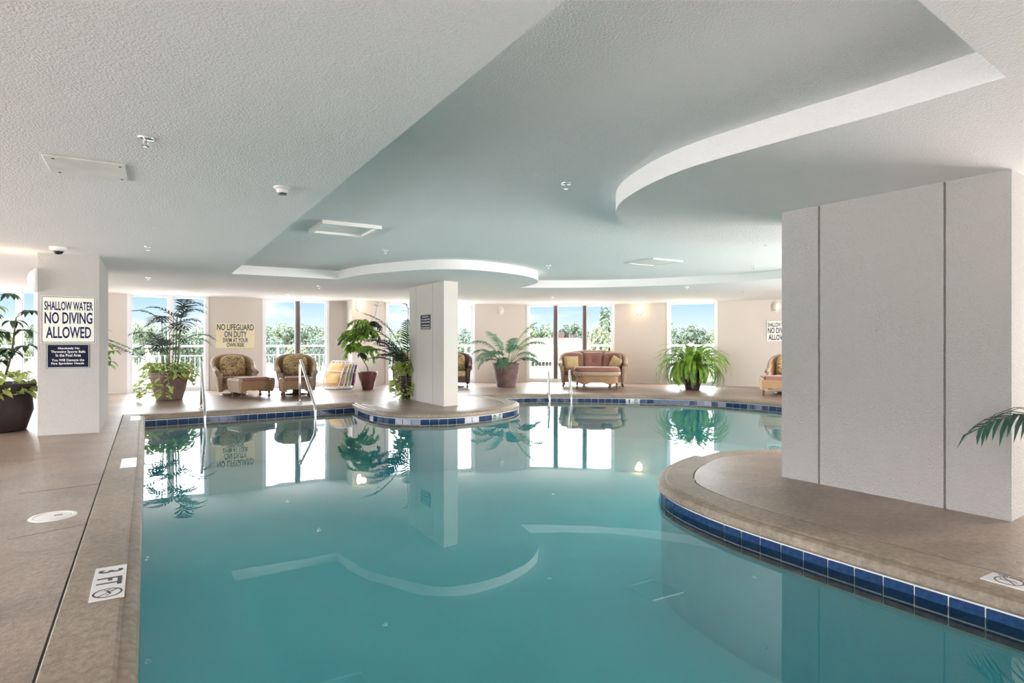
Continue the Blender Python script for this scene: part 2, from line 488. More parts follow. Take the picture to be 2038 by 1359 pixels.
REC = chain(r_left, r_back, r_isl, r_far, r_near)
soff = slab_with_hole(V2([(-8.8, -7.8), (16.9, -7.8), (16.8, 5.5), (16.0, 9.0), (14.6, 11.9), (13.4, 13.7), (12.55, 14.75), (10.35, 16.3), (8.7, 17.0), (6.6, 17.65), (-8.8, 17.65)]), REC, CEIL, TOP - CEIL).build('ceiling', M['ceiling'])
struct(soff, 'grey stucco soffit around the recess')
b = B(); b.box(5.7, 6.05, TOP + 0.1, 9.6, 11.2, 0.2)
struct(b.build('ceiling_recess', M['ceiling']), 'raised stucco ceiling over the pool')

# ------------------------------------------------------------------ columns
def column(poly, notches, label, material='column'):
    """Prism whose first edge carries vertical V joints at the given fractions."""
    a, c = Vector(poly[0]), Vector(poly[1])
    d = (c - a); nrm = Vector((d.y, -d.x)).normalized()
    cen = sum((Vector(p) for p in poly), Vector((0, 0))) / len(poly)
    if nrm.dot(cen - a) < 0: nrm = -nrm
    w = 0.009 / d.length
    pts = [a]
    for f in notches:
        pts += [a + d * (f - w), a + d * (f - w * 0.5) + nrm * 0.022, a + d * (f + w * 0.5) + nrm * 0.022, a + d * (f + w)]
    pts += [Vector(p) for p in poly[1:]]
    b = B(); b.prism([(p.x, p.y) for p in pts], -0.02, CEIL + 0.01)
    return struct(b.build('column', M[material]), label)
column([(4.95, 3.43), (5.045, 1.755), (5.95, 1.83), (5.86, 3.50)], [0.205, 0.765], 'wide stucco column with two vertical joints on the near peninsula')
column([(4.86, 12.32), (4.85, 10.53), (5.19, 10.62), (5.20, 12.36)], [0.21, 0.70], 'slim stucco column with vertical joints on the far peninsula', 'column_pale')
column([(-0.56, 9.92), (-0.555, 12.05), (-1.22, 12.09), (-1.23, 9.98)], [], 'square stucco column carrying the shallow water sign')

# ------------------------------------------------------------------ walls and windows
HGT = {701: 175, 767: 164, 945: 155.5, 1050: 153.5, 1225: 156, 1327: 162, 1428: 168, 1556: 176}
def node(u):
    ks = sorted(HGT)
    for a, b_ in zip(ks, ks[1:]):
        if a <= u <= b_:
            h = HGT[a] + (HGT[b_] - HGT[a]) * (u - a) / (b_ - a)
            return ray(u, CEIL * 1200 / h)
YB = 17.3
def flat(u):
    t = (u - 1019) / 1200
    return Vector((YB * (FX + FY * t) / (FY - FX * t), YB, 0))
def wall_piece(name, a, c, z0=0.0, z1=None, th=0.22, material='wall', label=None):
    d = (c - a); d.z = 0; nrm = Vector((-d.y, d.x, 0)).normalized()
    b = B(); b.prism([(a.x, a.y), (c.x, c.y), (c.x + nrm.x * th, c.y + nrm.y * th), (a.x + nrm.x * th, a.y + nrm.y * th)], z0 - 0.01, (z1 or CEIL) + 0.005)
    return struct(b.build(name, M[material]), label)
nwin = [0]
def window(a, c, mull, label, dark=False, sill=0.10, kind='window'):
    """Aluminium glazing unit from plan point a to c; mull = fractions of its mullions."""
    nwin[0] += 1
    d = c - a; w = d.length; ang = math.atan2(d.y, d.x)
    root = thing('%s_%d' % (kind, nwin[0]), None, None, (a.x, a.y, 0), ang)
    struct(root, label)
    top = CEIL - 0.035
    fr = 0.075
    b = B()
    b.box(fr / 2, 0.06, top / 2, fr, 0.16, top); b.box(w - fr / 2, 0.06, top / 2, fr, 0.16, top)
    b.build('jamb', M['alu'], root)
    b = B(); b.box(w / 2, 0.06, top + 0.02, w, 0.16, 0.05); b.build('head', M['alu'], root)
    b = B(); b.box(w / 2, 0.06, sill / 2, w - 2 * fr, 0.14, sill); b.build('threshold', M['alu'], root)
    xs = [fr] + [w * f for f in mull] + [w - fr]
    for f in mull:
        b = B(); b.box(w * f, 0.05, (top + sill) / 2, 0.095, 0.13, top - sill)
        b.build('mullion', M['bronze' if dark else 'alu'], root)
    for x0, x1 in zip(xs, xs[1:]):
        b = B(); b.box((x0 + x1) / 2, 0.06, (sill + top) / 2, x1 - x0, 0.008, top - sill)
        p = b.build('pane', M['glass'], root)
        b = B(); s_ = 0.028
        e0 = x0 + (0.047 if x0 > fr else 0); e1 = x1 - (0.047 if x1 < w - fr else 0)
        for (cx, cz, sx, sz) in [((e0 + e1) / 2, top - s_ / 2, e1 - e0, s_), ((e0 + e1) / 2, sill + s_ / 2, e1 - e0, s_), (e0 + s_ / 2, (top + sill) / 2, s_, top - sill - 2 * s_), (e1 - s_ / 2, (top + sill) / 2, s_, top - sill - 2 * s_)]:
            b.box(cx, 0.055, cz, sx, 0.05, sz)
        b.build('sash', M['alu'], p)
    b = B(); b.box(w / 2, 0.06, (CEIL + top + 0.045) / 2, w, 0.2, CEIL - top - 0.045 + 0.01); b.build('header', M['white'], root)
    return root
# straight part of the back wall
wall_piece('wall_back', Vector((-8.5, YB, 0)), flat(-70))
window(flat(-70), flat(78), [0.72], 'white framed window behind the tall planter at far left')
wall_piece('wall_back', flat(78), flat(253))
window(flat(253), flat(415), [0.52], 'white framed glass door behind the palm planter', kind='door')
wall_piece('wall_back', flat(415), flat(522), label='beige wall panel carrying the lifeguard sign')
window(flat(522), flat(655), [0.52], 'white framed window with dark mullion behind the wicker armchair', dark=True)
wall_piece('wall_back', flat(655), Vector((4.95, YB, 0)))
# pillar
P1 = ray(701, CEIL * 1200 / 175); P2 = node(767)
b = B(); b.prism([(P1.x, P1.y), (P2.x, P2.y), (P2.x + 0.25, P2.y + 0.6), (4.93, YB + 0.25)], -0.01, CEIL + 0.005)
struct(b.build('column', M['wall']), 'beige wall pillar behind the weeping fig')
# curved part
pts = {u: node(u) for u in (767, 945, 1048, 1223, 1327, 1428, 1556)}
window(pts[767], pts[945], [0.5], 'white framed window behind the slim column')
wall_piece('wall_back', pts[945], pts[1048])
window(pts[1048], pts[1223], [0.335, 0.665], 'wide glass door with two dark mullions behind the sofa', dark=True, kind='door')
wall_piece('wall_back', pts[1223], pts[1327])
window(pts[1327], pts[1428], [], 'single pane window behind the fern')
wall_piece('wall_back', pts[1428], pts[1556] + (pts[1556] - pts[1428]) * 0.6)
q = pts[1556] + (pts[1556] - pts[1428]) * 0.6
wall_piece('wall_right', q, Vector((16.4, 5.5, 0)))
wall_piece('wall_right', Vector((16.4, 5.5, 0)), Vector((16.5, -7.5, 0)))
# the sides nobody sees: open bays between piers, rear piers widened to hold back light
for k in range(5):
    y0 = -7.5 + k * 5.0
    wall_piece('wall_left', Vector((-8.5, y0 + 1.0, 0)), Vector((-8.5, y0, 0)))
for k in range(6):
    x0 = -8.5 + k * 4.8
    wall_piece('wall_rear', Vector((x0 + 3.7, -7.5, 0)), Vector((x0, -7.5, 0)))
# balcony slab outside, then the land below
b = B(); b.box(4, 22.6, -0.16, 40, 9.2, 0.2); struct(b.build('floor_balcony', mat('balcony_concrete', (0.30, 0.29, 0.285), 0.7, var=0.05, scale=3)), 'pale balcony floor beyond the windows')
b = B(); b.box(21.6, 8, -0.16, 8.0, 20.0, 0.2); struct(b.build('floor_balcony', bpy.data.materials['balcony_concrete']), 'pale balcony floor along the curved wall')
b = B(); b.box(4, -15, -0.16, 45, 14.8, 0.2); b.box(-15.5, 5, -0.16, 13.8, 30, 0.2)
struct(b.build('floor_terrace', bpy.data.materials['balcony_concrete']), 'pale terrace')
b = B(); b.box(0, 0, -4.6, 1200, 1200, 0.4)
struct(b.build('ground', mat('marsh_grass', (0.085, 0.105, 0.05), 0.9, color2=(0.13, 0.125, 0.085), scale=0.03, detail=6)), 'green and tan marsh ground')
# ------------------------------------------------------------------ helpers for things fixed to walls
def on_line(a, c, u):
    """Where the sight line through frame column u meets the plan line a-c; returns the point and its depth."""
    t = (u - 1019) / 1200
    dx, dy = FX + FY * t, FY - FX * t
    ex, ey = c[0] - a[0], c[1] - a[1]
    det = dx * (-ey) - (-ex) * dy
    D = (a[0] * (-ey) - (-ex) * a[1]) / det
    return Vector((D * dx, D * dy, 0)), D
def hz(v, D):
    return H - (v - 682) * D / 1200
def mounted(name, label, cat, a, c, u, v, off=0.0, group=None):
    """A thing on wall line a-c, its local -Y pointing into the room."""
    p, D = on_line(a, c, u)
    ang = math.atan2(c[1] - a[1], c[0] - a[0])
    nrm = Vector((math.sin(ang), -math.cos(ang), 0))
    return thing(name, label, cat, (p.x + nrm.x * off, p.y + nrm.y * off, hz(v, D)), ang, group), D
def fit_text(s_, w, h, material, parent, x, y, z, name='lettering', bold=0.003):
    """Lettering scaled to w x h, standing on a vertical face at local (x, y, z)."""
    me = text_mesh(s_, 1.0, 1.0, bold * 6, 0.01)
    xs = [v.co.x for v in me.vertices]; ys = [v.co.y for v in me.vertices]
    ww, hh = max(xs) - min(xs), max(ys) - min(ys)
    o = link(name, me.copy(), material, parent)
    sx, sy = w / ww, h / hh
    o.data.transform(Matrix.Translation((-(max(xs) + min(xs)) / 2, -(max(ys) + min(ys)) / 2, 0)))
    o.data.transform(Matrix.Diagonal((sx, sy, 0.06, 1)))
    o.data.materials.clear(); o.data.materials.append(material)
    o.location = (x, y, z); o.rotation_euler = (PI / 2, 0, 0)
    return o
M['navy'] = mat('navy_paint', (0.012, 0.016, 0.085), 0.7, spec=0.2)
M['signcream'] = mat('cream_sign_face', (0.80, 0.82, 0.74), 0.35, var=0.02, scale=3)
M['signyellow'] = mat('pale_yellow_sign_face', (0.78, 0.72, 0.50), 0.4, var=0.03, scale=3)
M['signnavy'] = mat('navy_sign_face', (0.010, 0.013, 0.035), 0.6, spec=0.15)
M['textwhite'] = mat('white_sign_lettering', (0.85, 0.85, 0.85), 0.5)

def sign(label, a, c, u0, u1, v0, v1, face, lines, ink, border=None, thick=0.008, width=None):
    uc = (u0 + u1) / 2
    root, D = mounted('sign', label, 'sign', a, c, uc, (v0 + v1) / 2, 0.0)
    p0, _ = on_line(a, c, u0); p1, _ = on_line(a, c, u1)
    w = (p1 - p0).length; h = (v1 - v0) * D / 1200
    b = B(); b.rbox(0, -thick / 2, 0, w, thick, h, r=0.002, seg=1); b.build('panel', face, root)
    if border:
        ins, t = 0.018 * w, 0.011 * w
        b = B()
        for (cx, cz, sx, sz) in [(0, h / 2 - ins, w - 2 * ins + t, t), (0, -h / 2 + ins, w - 2 * ins + t, t), (-w / 2 + ins, 0, t, h - 2 * ins), (w / 2 - ins, 0, t, h - 2 * ins)]:
            b.box(cx, -thick - 0.0006, cz, sx, 0.0012, sz)
        b.build('border', border, root)
    for s_, x0, x1, y0, y1 in lines:                # fractions of the panel
        fit_text(s_, (x1 - x0) * w, (y1 - y0) * h, ink, root, ((x0 + x1) / 2 - 0.5) * w, -thick - 0.0008, (0.5 - (y0 + y1) / 2) * h)
    return root
SHALLOW = [('SHALLOW WATER', 0.062, 0.947, 0.11, 0.30), ('NO DIVING', 0.067, 0.938, 0.34, 0.59), ('ALLOWED', 0.09, 0.916, 0.65, 0.90)]
BALLS = [('Absolutely No', 0.25, 0.765, 0.13, 0.245), ('Throwing Sports Balls', 0.10, 0.90, 0.27, 0.40), ('In the Pool Area', 0.21, 0.795, 0.41, 0.53), ('You Will Damage the', 0.115, 0.875, 0.62, 0.75), ('Fire Sprinkler Heads', 0.11, 0.87, 0.765, 0.88)]
LC = ((-1.23, 9.98), (-0.56, 9.92))
sign('large cream shallow water no diving allowed sign on the square column at left', *LC, 82.5, 191.5, 590, 682.4, M['signcream'], SHALLOW, M['navy'], M['navy'])
sign('dark navy sign about throwing sports balls below the shallow water sign', *LC, 93.5, 179, 684.5, 732, M['signnavy'], BALLS, M['textwhite'], M['textwhite'])
sign('pale yellow no lifeguard on duty sign on the beige wall between two windows', (0, YB), (5, YB), 430, 507, 643.5, 692.5, M['signyellow'],
     [('NO LIFEGUARD', 0.03, 0.98, 0.03, 0.28), ('ON DUTY', 0.215, 0.795, 0.32, 0.56), ('SWIM AT YOUR', 0.18, 0.83, 0.59, 0.77), ('OWN RISK', 0.275, 0.735, 0.79, 0.96)], mat('slate_lettering', (0.03, 0.05, 0.09), 0.5))
sign('small navy sign with white lines on the slim column', (4.86, 12.32), (4.85, 10.53), 837, 857, 626, 656, M['signnavy'],
     [(s_, 0.18, 0.82, y0, y1) if i == 0 else (s_, 0.07, 0.93, y0, y1) for i, (s_, y0, y1) in enumerate([('Absolutely No', 0.10, 0.22), ('Throwing Sports Balls', 0.27, 0.39), ('In the Pool Area', 0.43, 0.55), ('You Will Damage the', 0.66, 0.78), ('Fire Sprinkler Heads', 0.82, 0.94)])], M['textwhite'], M['textwhite'])
sign('white shallow water sign on the far wall partly hidden by the wide column', pts[1428], q, 1524.5, 1577, 637, 681, M['signcream'], SHALLOW, M['navy'], M['navy'])

# ------------------------------------------------------------------ wall sconces
M['lamp_on'] = mat('glowing_frosted_shade', (1.0, 0.86, 0.62), 0.4, emit=2.2)
M['lamp_off'] = mat('frosted_shade', (0.78, 0.74, 0.68), 0.3, var=0.03)
def sconce(label, a, c, u, v, lit, hw=0.105, hh=0.155):
    root, D = mounted('wall_sconce', label, 'lamp', a, c, u, v)
    R = Matrix.Rotation(PI / 2, 4, 'X')
    b = B(); b.lathe([(0.02, 0), (1.0, 0.0), (1.02, 0.012), (0.97, 0.030), (0.86, 0.034), (0.80, 0.02)], 28, caps=False)
    bmesh.ops.transform(b.bm, matrix=R @ Matrix.Diagonal((hw, hh, 1, 1)), verts=b.bm.verts[:])
    b.build('rim', M['white'], root, 0.8)
    b = B(); b.lathe([(0.82, 0.018), (0.78, 0.045), (0.62, 0.072), (0.4, 0.088), (0.15, 0.096), (0.02, 0.097)], 24, caps=True)
    bmesh.ops.transform(b.bm, matrix=R @ Matrix.Diagonal((hw, hh, 1, 1)), verts=b.bm.verts[:])
    b.build('shade', M['lamp_on' if lit else 'lamp_off'], root, True)
    if lit:
        l = bpy.data.lights.new('sconce_bulb', 'POINT'); l.energy = 1.0; l.color = (1.0, 0.72, 0.42); l.shadow_soft_size = 0.08
        lo = bpy.data.objects.new('sconce_bulb', l); COL.objects.link(lo); lo.parent = root; lo.location = (0, -0.2, 0)
sconce('lit oval wall sconce behind the weeping fig', P1, P2, 713, 608, True)
sconce('unlit oval wall sconce above the potted palm', pts[945], pts[1048], 997, 620, False)
sconce('lit oval wall sconce on the wall right of the sofa', pts[1223], pts[1327], 1273, 617, True)
sconce('unlit oval wall sconce above the partly hidden shallow water sign', pts[1428], q, 1545, 611, False)
sconce('lit oval wall sconce on the far side of the square column', (-1.22, 12.09), (-1.23, 9.98), 73.5, 557, True)

# ------------------------------------------------------------------ ceiling fittings
def sprinkler(label, u, v, z):
    p = spot(u, v, z)
    root = thing('sprinkler', label, 'sprinkler', (p.x, p.y, z), random.random())
    b = B(); b.lathe([(0.012, 0.0), (0.045, 0.0), (0.043, -0.006), (0.018, -0.010), (0.016, -0.004)], 20); b.build('escutcheon', M['chrome'], root, 0.7)
    b = B(); b.lathe([(0.009, -0.004), (0.009, -0.022), (0.006, -0.024), (0.006, -0.030)], 10)
    b.tube([(0.009, 0, -0.02), (0.014, 0, -0.032), (0.003, 0, -0.044)], 0.0022, 6); b.tube([(-0.009, 0, -0.02), (-0.014, 0, -0.032), (-0.003, 0, -0.044)], 0.0022, 6)
    b.build('body', M['chrome'], root, 0.7)
    b = B(); b.lathe([(0.004, -0.043), (0.020, -0.045), (0.020, -0.047), (0.004, -0.048)], 12); b.build('deflector', M['chrome'], root)
for lab, u, v, z in [
    ('chrome ceiling sprinkler beyond the white access plate', 290, 275, CEIL), ('chrome sprinkler on the low ceiling right of the square column top', 295, 491, CEIL),
    ('small sprinkler on the low ceiling above the palm planter door', 295, 552, CEIL), ('small sprinkler on the low ceiling above the dark mullioned window', 572, 586, CEIL),
    ('small sprinkler on the low ceiling above the folded beach chairs', 635, 569, CEIL), ('chrome sprinkler on the raised ceiling left of the curved soffit', 1127, 365, TOP),
    ('chrome sprinkler on the raised ceiling beyond the framed hatch', 766, 498, TOP), ('small sprinkler on the raised ceiling right of the slim column', 1092, 528, TOP),
    ('chrome sprinkler on the raised ceiling beside the wide column', 1523, 482, TOP), ('small sprinkler on the raised ceiling near the far curved soffit', 1500, 529, TOP),
    ('small sprinkler on the far soffit above the fern', 1367, 571, CEIL), ('small sprinkler on the far soffit beside the wide column', 1478, 580, CEIL), ('small sprinkler on the far soffit above the glass door', 1101, 591, CEIL)]:
    sprinkler(lab, u, v, z)

def dome_camera(label, x, y, r, dark=True):
    root = thing('dome_camera', label, 'camera', (x, y, CEIL))
    b = B(); b.lathe([(r * 0.2, 0), (r, 0), (r, -0.012), (r * 0.92, -0.03), (r * 0.66, -0.05), (r * 0.6, -0.05)], 28); b.build('housing', M['white'], root, 0.7)
    b = B(); b.lathe([(r * 0.58, -0.045), (r * 0.54, -0.062), (r * 0.36, -0.082), (r * 0.05, -0.09)], 24); b.build('dome', M['black'], root, True)
p = spot(562, 373, CEIL)
root = thing('smoke_detector', 'small round white ceiling detector with dark slot near the soffit edge', 'detector', (p.x, p.y, CEIL))
b = B(); b.lathe([(0.01, 0), (0.063, 0), (0.063, -0.008), (0.055, -0.016), (0.044, -0.020), (0.042, -0.042), (0.036, -0.046), (0.002, -0.046)], 28); b.build('housing', M['white'], root, 0.6)
b = B(); b.lathe([(0.002, -0.046), (0.034, -0.046), (0.031, -0.056), (0.002, -0.058)], 20); b.build('sensor', M['black'], root, 0.6)
p = spot(116, 492, CEIL); dome_camera('white dome security camera above the square column', p.x, min(p.y, 9.78), 0.095)

M['plate'] = mat('grubby_white_plate', (0.74, 0.74, 0.70), 0.4, color2=(0.86, 0.86, 0.83), scale=5, detail=4)
root = thing('access_plate', 'rectangular white metal access plate with dark screws on the low ceiling', 'access panel', (-0.345, 4.99, CEIL))
b = B(); b.rbox(0, 0, -0.006, 0.445, 0.485, 0.012, r=0.003, seg=1); b.build('plate', M['plate'], root)
for x, y in [(0.19, -0.19), (0.19, 0.17), (-0.17, 0.17), (-0.17, -0.19)]:
    b = B(); b.lathe([(0.001, -0.0155), (0.008, -0.0145), (0.0095, -0.011)], 10, x, y); b.build('screw', M['black'], root)
def hatch(label, x, y, s=0.67, depth=0.04):
    root = thing('ceiling_hatch', label, 'hatch', (x, y, TOP))
    fw = 0.05; o_ = s / 2
    b = B()
    for (cx, cy0, sx, sy) in [(0, o_ - fw / 2, s, fw), (0, -o_ + fw / 2, s, fw), (-o_ + fw / 2, 0, fw, s - 2 * fw), (o_ - fw / 2, 0, fw, s - 2 * fw)]:
        b.box(cx, cy0, -depth / 2, sx, sy, depth)
    b.build('frame', M['white'], root)
    b = B(); b.box(0, 0, -0.008, s - 2 * fw + 0.01, s - 2 * fw + 0.01, 0.012); b.build('panel', M['plate'], root)
hatch('square white framed ceiling hatch left of the middle', 1.97, 7.03)
hatch('square white framed ceiling hatch near the wide column', 7.18, 7.33, 0.66, 0.02)

# ------------------------------------------------------------------ deck fittings
root = thing('skimmer_lid', 'round white skimmer lid set in the deck at left', 'lid', (-0.565, 5.29, 0.0))
b = B(); b.lathe([(0.001, 0.0045), (0.10, 0.005), (0.105, 0.002), (0.112, 0.002), (0.116, 0.006), (0.138, 0.005), (0.143, -0.004)], 36); b.build('lid', M['plate'], root, 0.5)
b = B(); b.box(0.03, 0.01, 0.005, 0.05, 0.014, 0.003); b.build('finger_hole', M['black'], root)
M['joint'] = mat('dark_joint_filler', (0.10, 0.07, 0.05), 0.9, var=0.2)
def joint(p0, p1, w=0.008):
    a, c = Vector(p0), Vector(p1); d = c - a
    b = B(); b.box((a.x + c.x) / 2, (a.y + c.y) / 2, -0.001, d.length, w, 0.004, math.atan2(d.y, d.x))
    struct(b.build('trim_2', M['joint']), 'joint line in the deck')
joint(spot(35, 983).xy, spot(219, 960).xy); joint(spot(13, 1074).xy, spot(187, 1040).xy, 0.005)

# depth markers let into the coping: tiles are pieces of the coping band
def no_diving(parent, cx, cy_, r, ang):
    b = B()
    n_ = 32
    for k in range(n_):
        a0, a1 = 2 * PI * k / n_, 2 * PI * (k + 1) / n_
        b.quad([(r * math.cos(a0), r * math.sin(a0), 0), (r * math.cos(a1), r * math.sin(a1), 0), (0.86 * r * math.cos(a1), 0.86 * r * math.sin(a1), 0), (0.86 * r * math.cos(a0), 0.86 * r * math.sin(a0), 0)])
    def bar(x0, y0, x1, y1, w):
        d = Vector((x1 - x0, y1 - y0)); q_ = Vector((-d.y, d.x)).normalized() * w / 2
        b.quad([(x0 - q_.x, y0 - q_.y, 0), (x1 - q_.x, y1 - q_.y, 0), (x1 + q_.x, y1 + q_.y, 0), (x0 + q_.x, y0 + q_.y, 0)])
    k = 0.66 * r
    bar(-k, k, k, -k, 0.12 * r)                                     # slash
    bar(-0.45 * r, -0.05 * r, 0.25 * r, 0.22 * r, 0.14 * r)         # diver
    bar(0.25 * r, 0.22 * r, 0.6 * r, -0.1 * r, 0.09 * r); bar(-0.45 * r, -0.05 * r, -0.72 * r, 0.2 * r, 0.09 * r); bar(-0.45 * r, -0.05 * r, -0.66 * r, -0.25 * r, 0.09 * r)
    o = b.build('no_diving_symbol', M['ink'], parent)
    o.location = (cx, cy_, 0.0085); o.rotation_euler = (0, 0, ang)
def marker(cx, cy_, ang, texts, tw=0.155, th=0.145, tile_gap=0.005):
    """A row of white tiles let into the coping; local x runs along the row."""
    n_ = len(texts)
    for k, s_ in enumerate(texts):
        lx = (k - (n_ - 1) / 2) * tw
        c_, s2 = math.cos(ang), math.sin(ang)
        x, y = cx + lx * c_, cy_ + lx * s2
        b = B(); b.rbox(0, 0, 0, tw - tile_gap, th, 0.008, r=0.0015, seg=1)
        t = b.build('marker_tile', M['whitetile'], cop); t.location = (x, y, 0.004); t.rotation_euler = (0, 0, ang)
        if s_ == '/':
            no_diving(t, 0, 0, 0.062, 0)
            t.children[0].location = (0, 0, 0.0046)
        elif s_:
            me = text_mesh(s_, 0.15, 0.78, 0.003, 0.0004)
            ys = [v.co.y for v in me.vertices]; xs = [v.co.x for v in me.vertices]
            l = link('lettering', me, M['ink'], t)
            l.location = (-(max(xs) + min(xs)) / 2, -(max(ys) + min(ys)) / 2, 0.0046)
marker(-0.165, 3.68, -PI / 2, ['3', 'FT', '/'], 0.163, 0.142)
marker(-0.160, 7.23, -PI / 2, ['', '', ''], 0.18, 0.135)
marker(-0.160, 11.42, -PI / 2, ['', '', ''], 0.2, 0.135)
marker(5.245, 4.575, 0.25, ['', '', ''], 0.14, 0.14)
marker(3.750, 1.115, -PI / 2, ['/', '', ''], 0.20, 0.15)
fit = text_mesh('NO DIVING', 0.028, 0.9, 0.0008, 0.0004)
l = link('lettering', fit, M['ink'], [o for o in bpy.data.objects if o.name.startswith('marker_tile') and o.parent == cop][-3]); l.location = (0, 0.061, 0.0046)
marker(3.72, 11.55, PI / 2 * 1.03, ['', 'FT', '3'], 0.15, 0.13)

# ------------------------------------------------------------------ grab rails
def rail(label, base, water, ztop, bend, group, lean=0.0):
    """Post on the deck, tight bend, sloping run to the water's edge, then straight down to the pool wall."""
    bx, by = base; wx, wy = water
    root = thing('grab_rail', label, 'handrail', (bx, by, 0), 0, group)
    dx, dy = wx - bx, wy - by; L_ = math.hypot(dx, dy); dx /= L_; dy /= L_
    P = lambda s_, z: (dx * s_, dy * s_, z)
    path = [P(0, 0.0), P(0, ztop * 0.5), P(0.005, ztop - 0.12)]
    r = 0.07
    sl = math.atan2(ztop - bend, L_)
    for k in range(7):
        a = PI - (PI / 2 + sl) * k / 6
        path.append(P(r + 0.01 + r * math.cos(a), ztop - r + r * math.sin(a)))
    path += [P(L_ - 0.10, bend + 0.10 * math.tan(sl) * 0.9), P(L_ - 0.02, bend + 0.0), P(L_, bend - 0.08), P(L_, -0.35), P(L_ - 0.02, -0.60)]
    b = B(); b.tube(path, 0.024, 12); b.build('tube', M['steel'], root, True)
    b = B(); b.lathe([(0.026, 0.022), (0.034, 0.020), (0.055, 0.006), (0.062, 0.0), (0.03, 0.0)], 20); b.build('base_plate', M['steel'], root, 0.6)
rail('tall steel grab rail at the left pool corner beside the palm planter', (0.85, 12.42), (0.80, 10.96), 0.86, 0.10, 'steel pool grab rails')
rail('tall steel grab rail in front of the wicker armchair with ottoman pushed against it', (2.61, 12.50), (2.55, 10.95), 0.87, 0.09, 'steel pool grab rails')
rail('low steel ladder rail in front of the glass door, the one farther from the sofa', (8.30, 12.02), (7.93, 11.44), 0.53, 0.03, 'steel pool grab rails')
rail('low steel ladder rail in front of the sofa end', (8.74, 11.76), (8.36, 11.18), 0.54, 0.03, 'steel pool grab rails')
# ------------------------------------------------------------------ wicker furniture
def wicker_material(name, c1, c2):
    m = bpy.data.materials.new(name); m.use_nodes = True
    t = m.node_tree; p = t.nodes['Principled BSDF']; p.inputs['Roughness'].default_value = 0.65
    tcn = t.nodes.new('ShaderNodeTexCoord')
    ws = []
    for d_, rot in (('X', 0.78), ('Z', 0.78)):
        w = t.nodes.new('ShaderNodeTexWave'); w.wave_type = 'BANDS'; w.bands_direction = 'DIAGONAL' if d_ == 'X' else 'Z'
        w.inputs['Scale'].default_value = 13; w.inputs['Distortion'].default_value = 0.6; w.inputs['Detail'].default_value = 1
        t.links.new(tcn.outputs['Object'], w.inputs[0]); ws.append(w)
    mx_ = t.nodes.new('ShaderNodeMath'); mx_.operation = 'MULTIPLY'
    t.links.new(ws[0].outputs['Fac'], mx_.inputs[0]); t.links.new(ws[1].outputs['Fac'], mx_.inputs[1])
    r = t.nodes.new('ShaderNodeValToRGB'); r.color_ramp.elements[0].color = (*c2, 1); r.color_ramp.elements[1].color = (*c1, 1)
    r.color_ramp.elements[0].position = 0.0; r.color_ramp.elements[1].position = 0.45
    t.links.new(mx_.outputs[0], r.inputs[0]); t.links.new(r.outputs[0], p.inputs['Base Color'])
    b = t.nodes.new('ShaderNodeBump'); b.inputs['Strength'].default_value = 0.7; b.inputs['Distance'].default_value = 0.01
    t.links.new(mx_.outputs[0], b.inputs['Height']); t.links.new(b.outputs[0], p.inputs['Normal'])
    return m
def floral_material(name, base, dark, mid):
    m = bpy.data.materials.new(name); m.use_nodes = True
    t = m.node_tree; p = t.nodes['Principled BSDF']; p.inputs['Roughness'].default_value = 0.9
    tcn = t.nodes.new('ShaderNodeTexCoord')
    n1 = t.nodes.new('ShaderNodeTexNoise'); n1.inputs['Scale'].default_value = 9; n1.inputs['Detail'].default_value = 2; n1.inputs['Distortion'].default_value = 3.5
    n2 = t.nodes.new('ShaderNodeTexNoise'); n2.inputs['Scale'].default_value = 14; n2.inputs['Detail'].default_value = 1; n2.inputs['Distortion'].default_value = 2.0
    t.links.new(tcn.outputs['Object'], n1.inputs[0]); t.links.new(tcn.outputs['Object'], n2.inputs[0])
    r1 = t.nodes.new('ShaderNodeValToRGB'); cr_ = r1.color_ramp
    cr_.elements[0].position = 0.40; cr_.elements[0].color = (*base, 1); cr_.elements[1].position = 0.62; cr_.elements[1].color = (*base, 1)
    for pos, c in ((0.455, mid), (0.48, dark), (0.525, dark), (0.55, mid)):
        e_ = cr_.elements.new(pos); e_.color = (*c, 1)
    r2 = t.nodes.new('ShaderNodeValToRGB'); r2.color_ramp.elements[0].position = 0.52; r2.color_ramp.elements[0].color = (0, 0, 0, 1); r2.color_ramp.elements[1].position = 0.56
    t.links.new(n1.outputs[0], r1.inputs[0]); t.links.new(n2.outputs[0], r2.inputs[0])
    mm_ = t.nodes.new('ShaderNodeMix'); mm_.data_type = 'RGBA'; t.links.new(r2.outputs[0], mm_.inputs['Factor'])
    t.links.new(r1.outputs[0], mm_.inputs['A']); mm_.inputs['B'].default_value = (*mid, 1)
    t.links.new(mm_.outputs['Result'], p.inputs['Base Color'])
    return m
M['wicker'] = wicker_material('tan_wicker', (0.52, 0.34, 0.19), (0.24, 0.14, 0.07))
M['wicker_dark'] = wicker_material('dark_wicker', (0.17, 0.12, 0.09), (0.07, 0.045, 0.035))
M['wicker_roll'] = wicker_material('worn_wicker_roll', (0.60, 0.47, 0.36), (0.34, 0.25, 0.18))
M['mauve'] = mat('mauve_fabric', (0.31, 0.145, 0.11), 0.9, color2=(0.25, 0.115, 0.09), scale=30, sheen=0.3, bump=0.2, bscale=200, bdist=0.002)
M['floral'] = floral_material('floral_fabric', (0.76, 0.63, 0.38), (0.12, 0.08, 0.045), (0.46, 0.32, 0.15))
M['floral_pale'] = floral_material('pale_floral_fabric', (0.66, 0.55, 0.32), (0.40, 0.28, 0.12), (0.54, 0.42, 0.22))
M['footwood'] = mat('dark_turned_wood', (0.13, 0.07, 0.04), 0.4, var=0.2)
M['piping'] = mat('dark_piping', (0.10, 0.04, 0.035), 0.8)

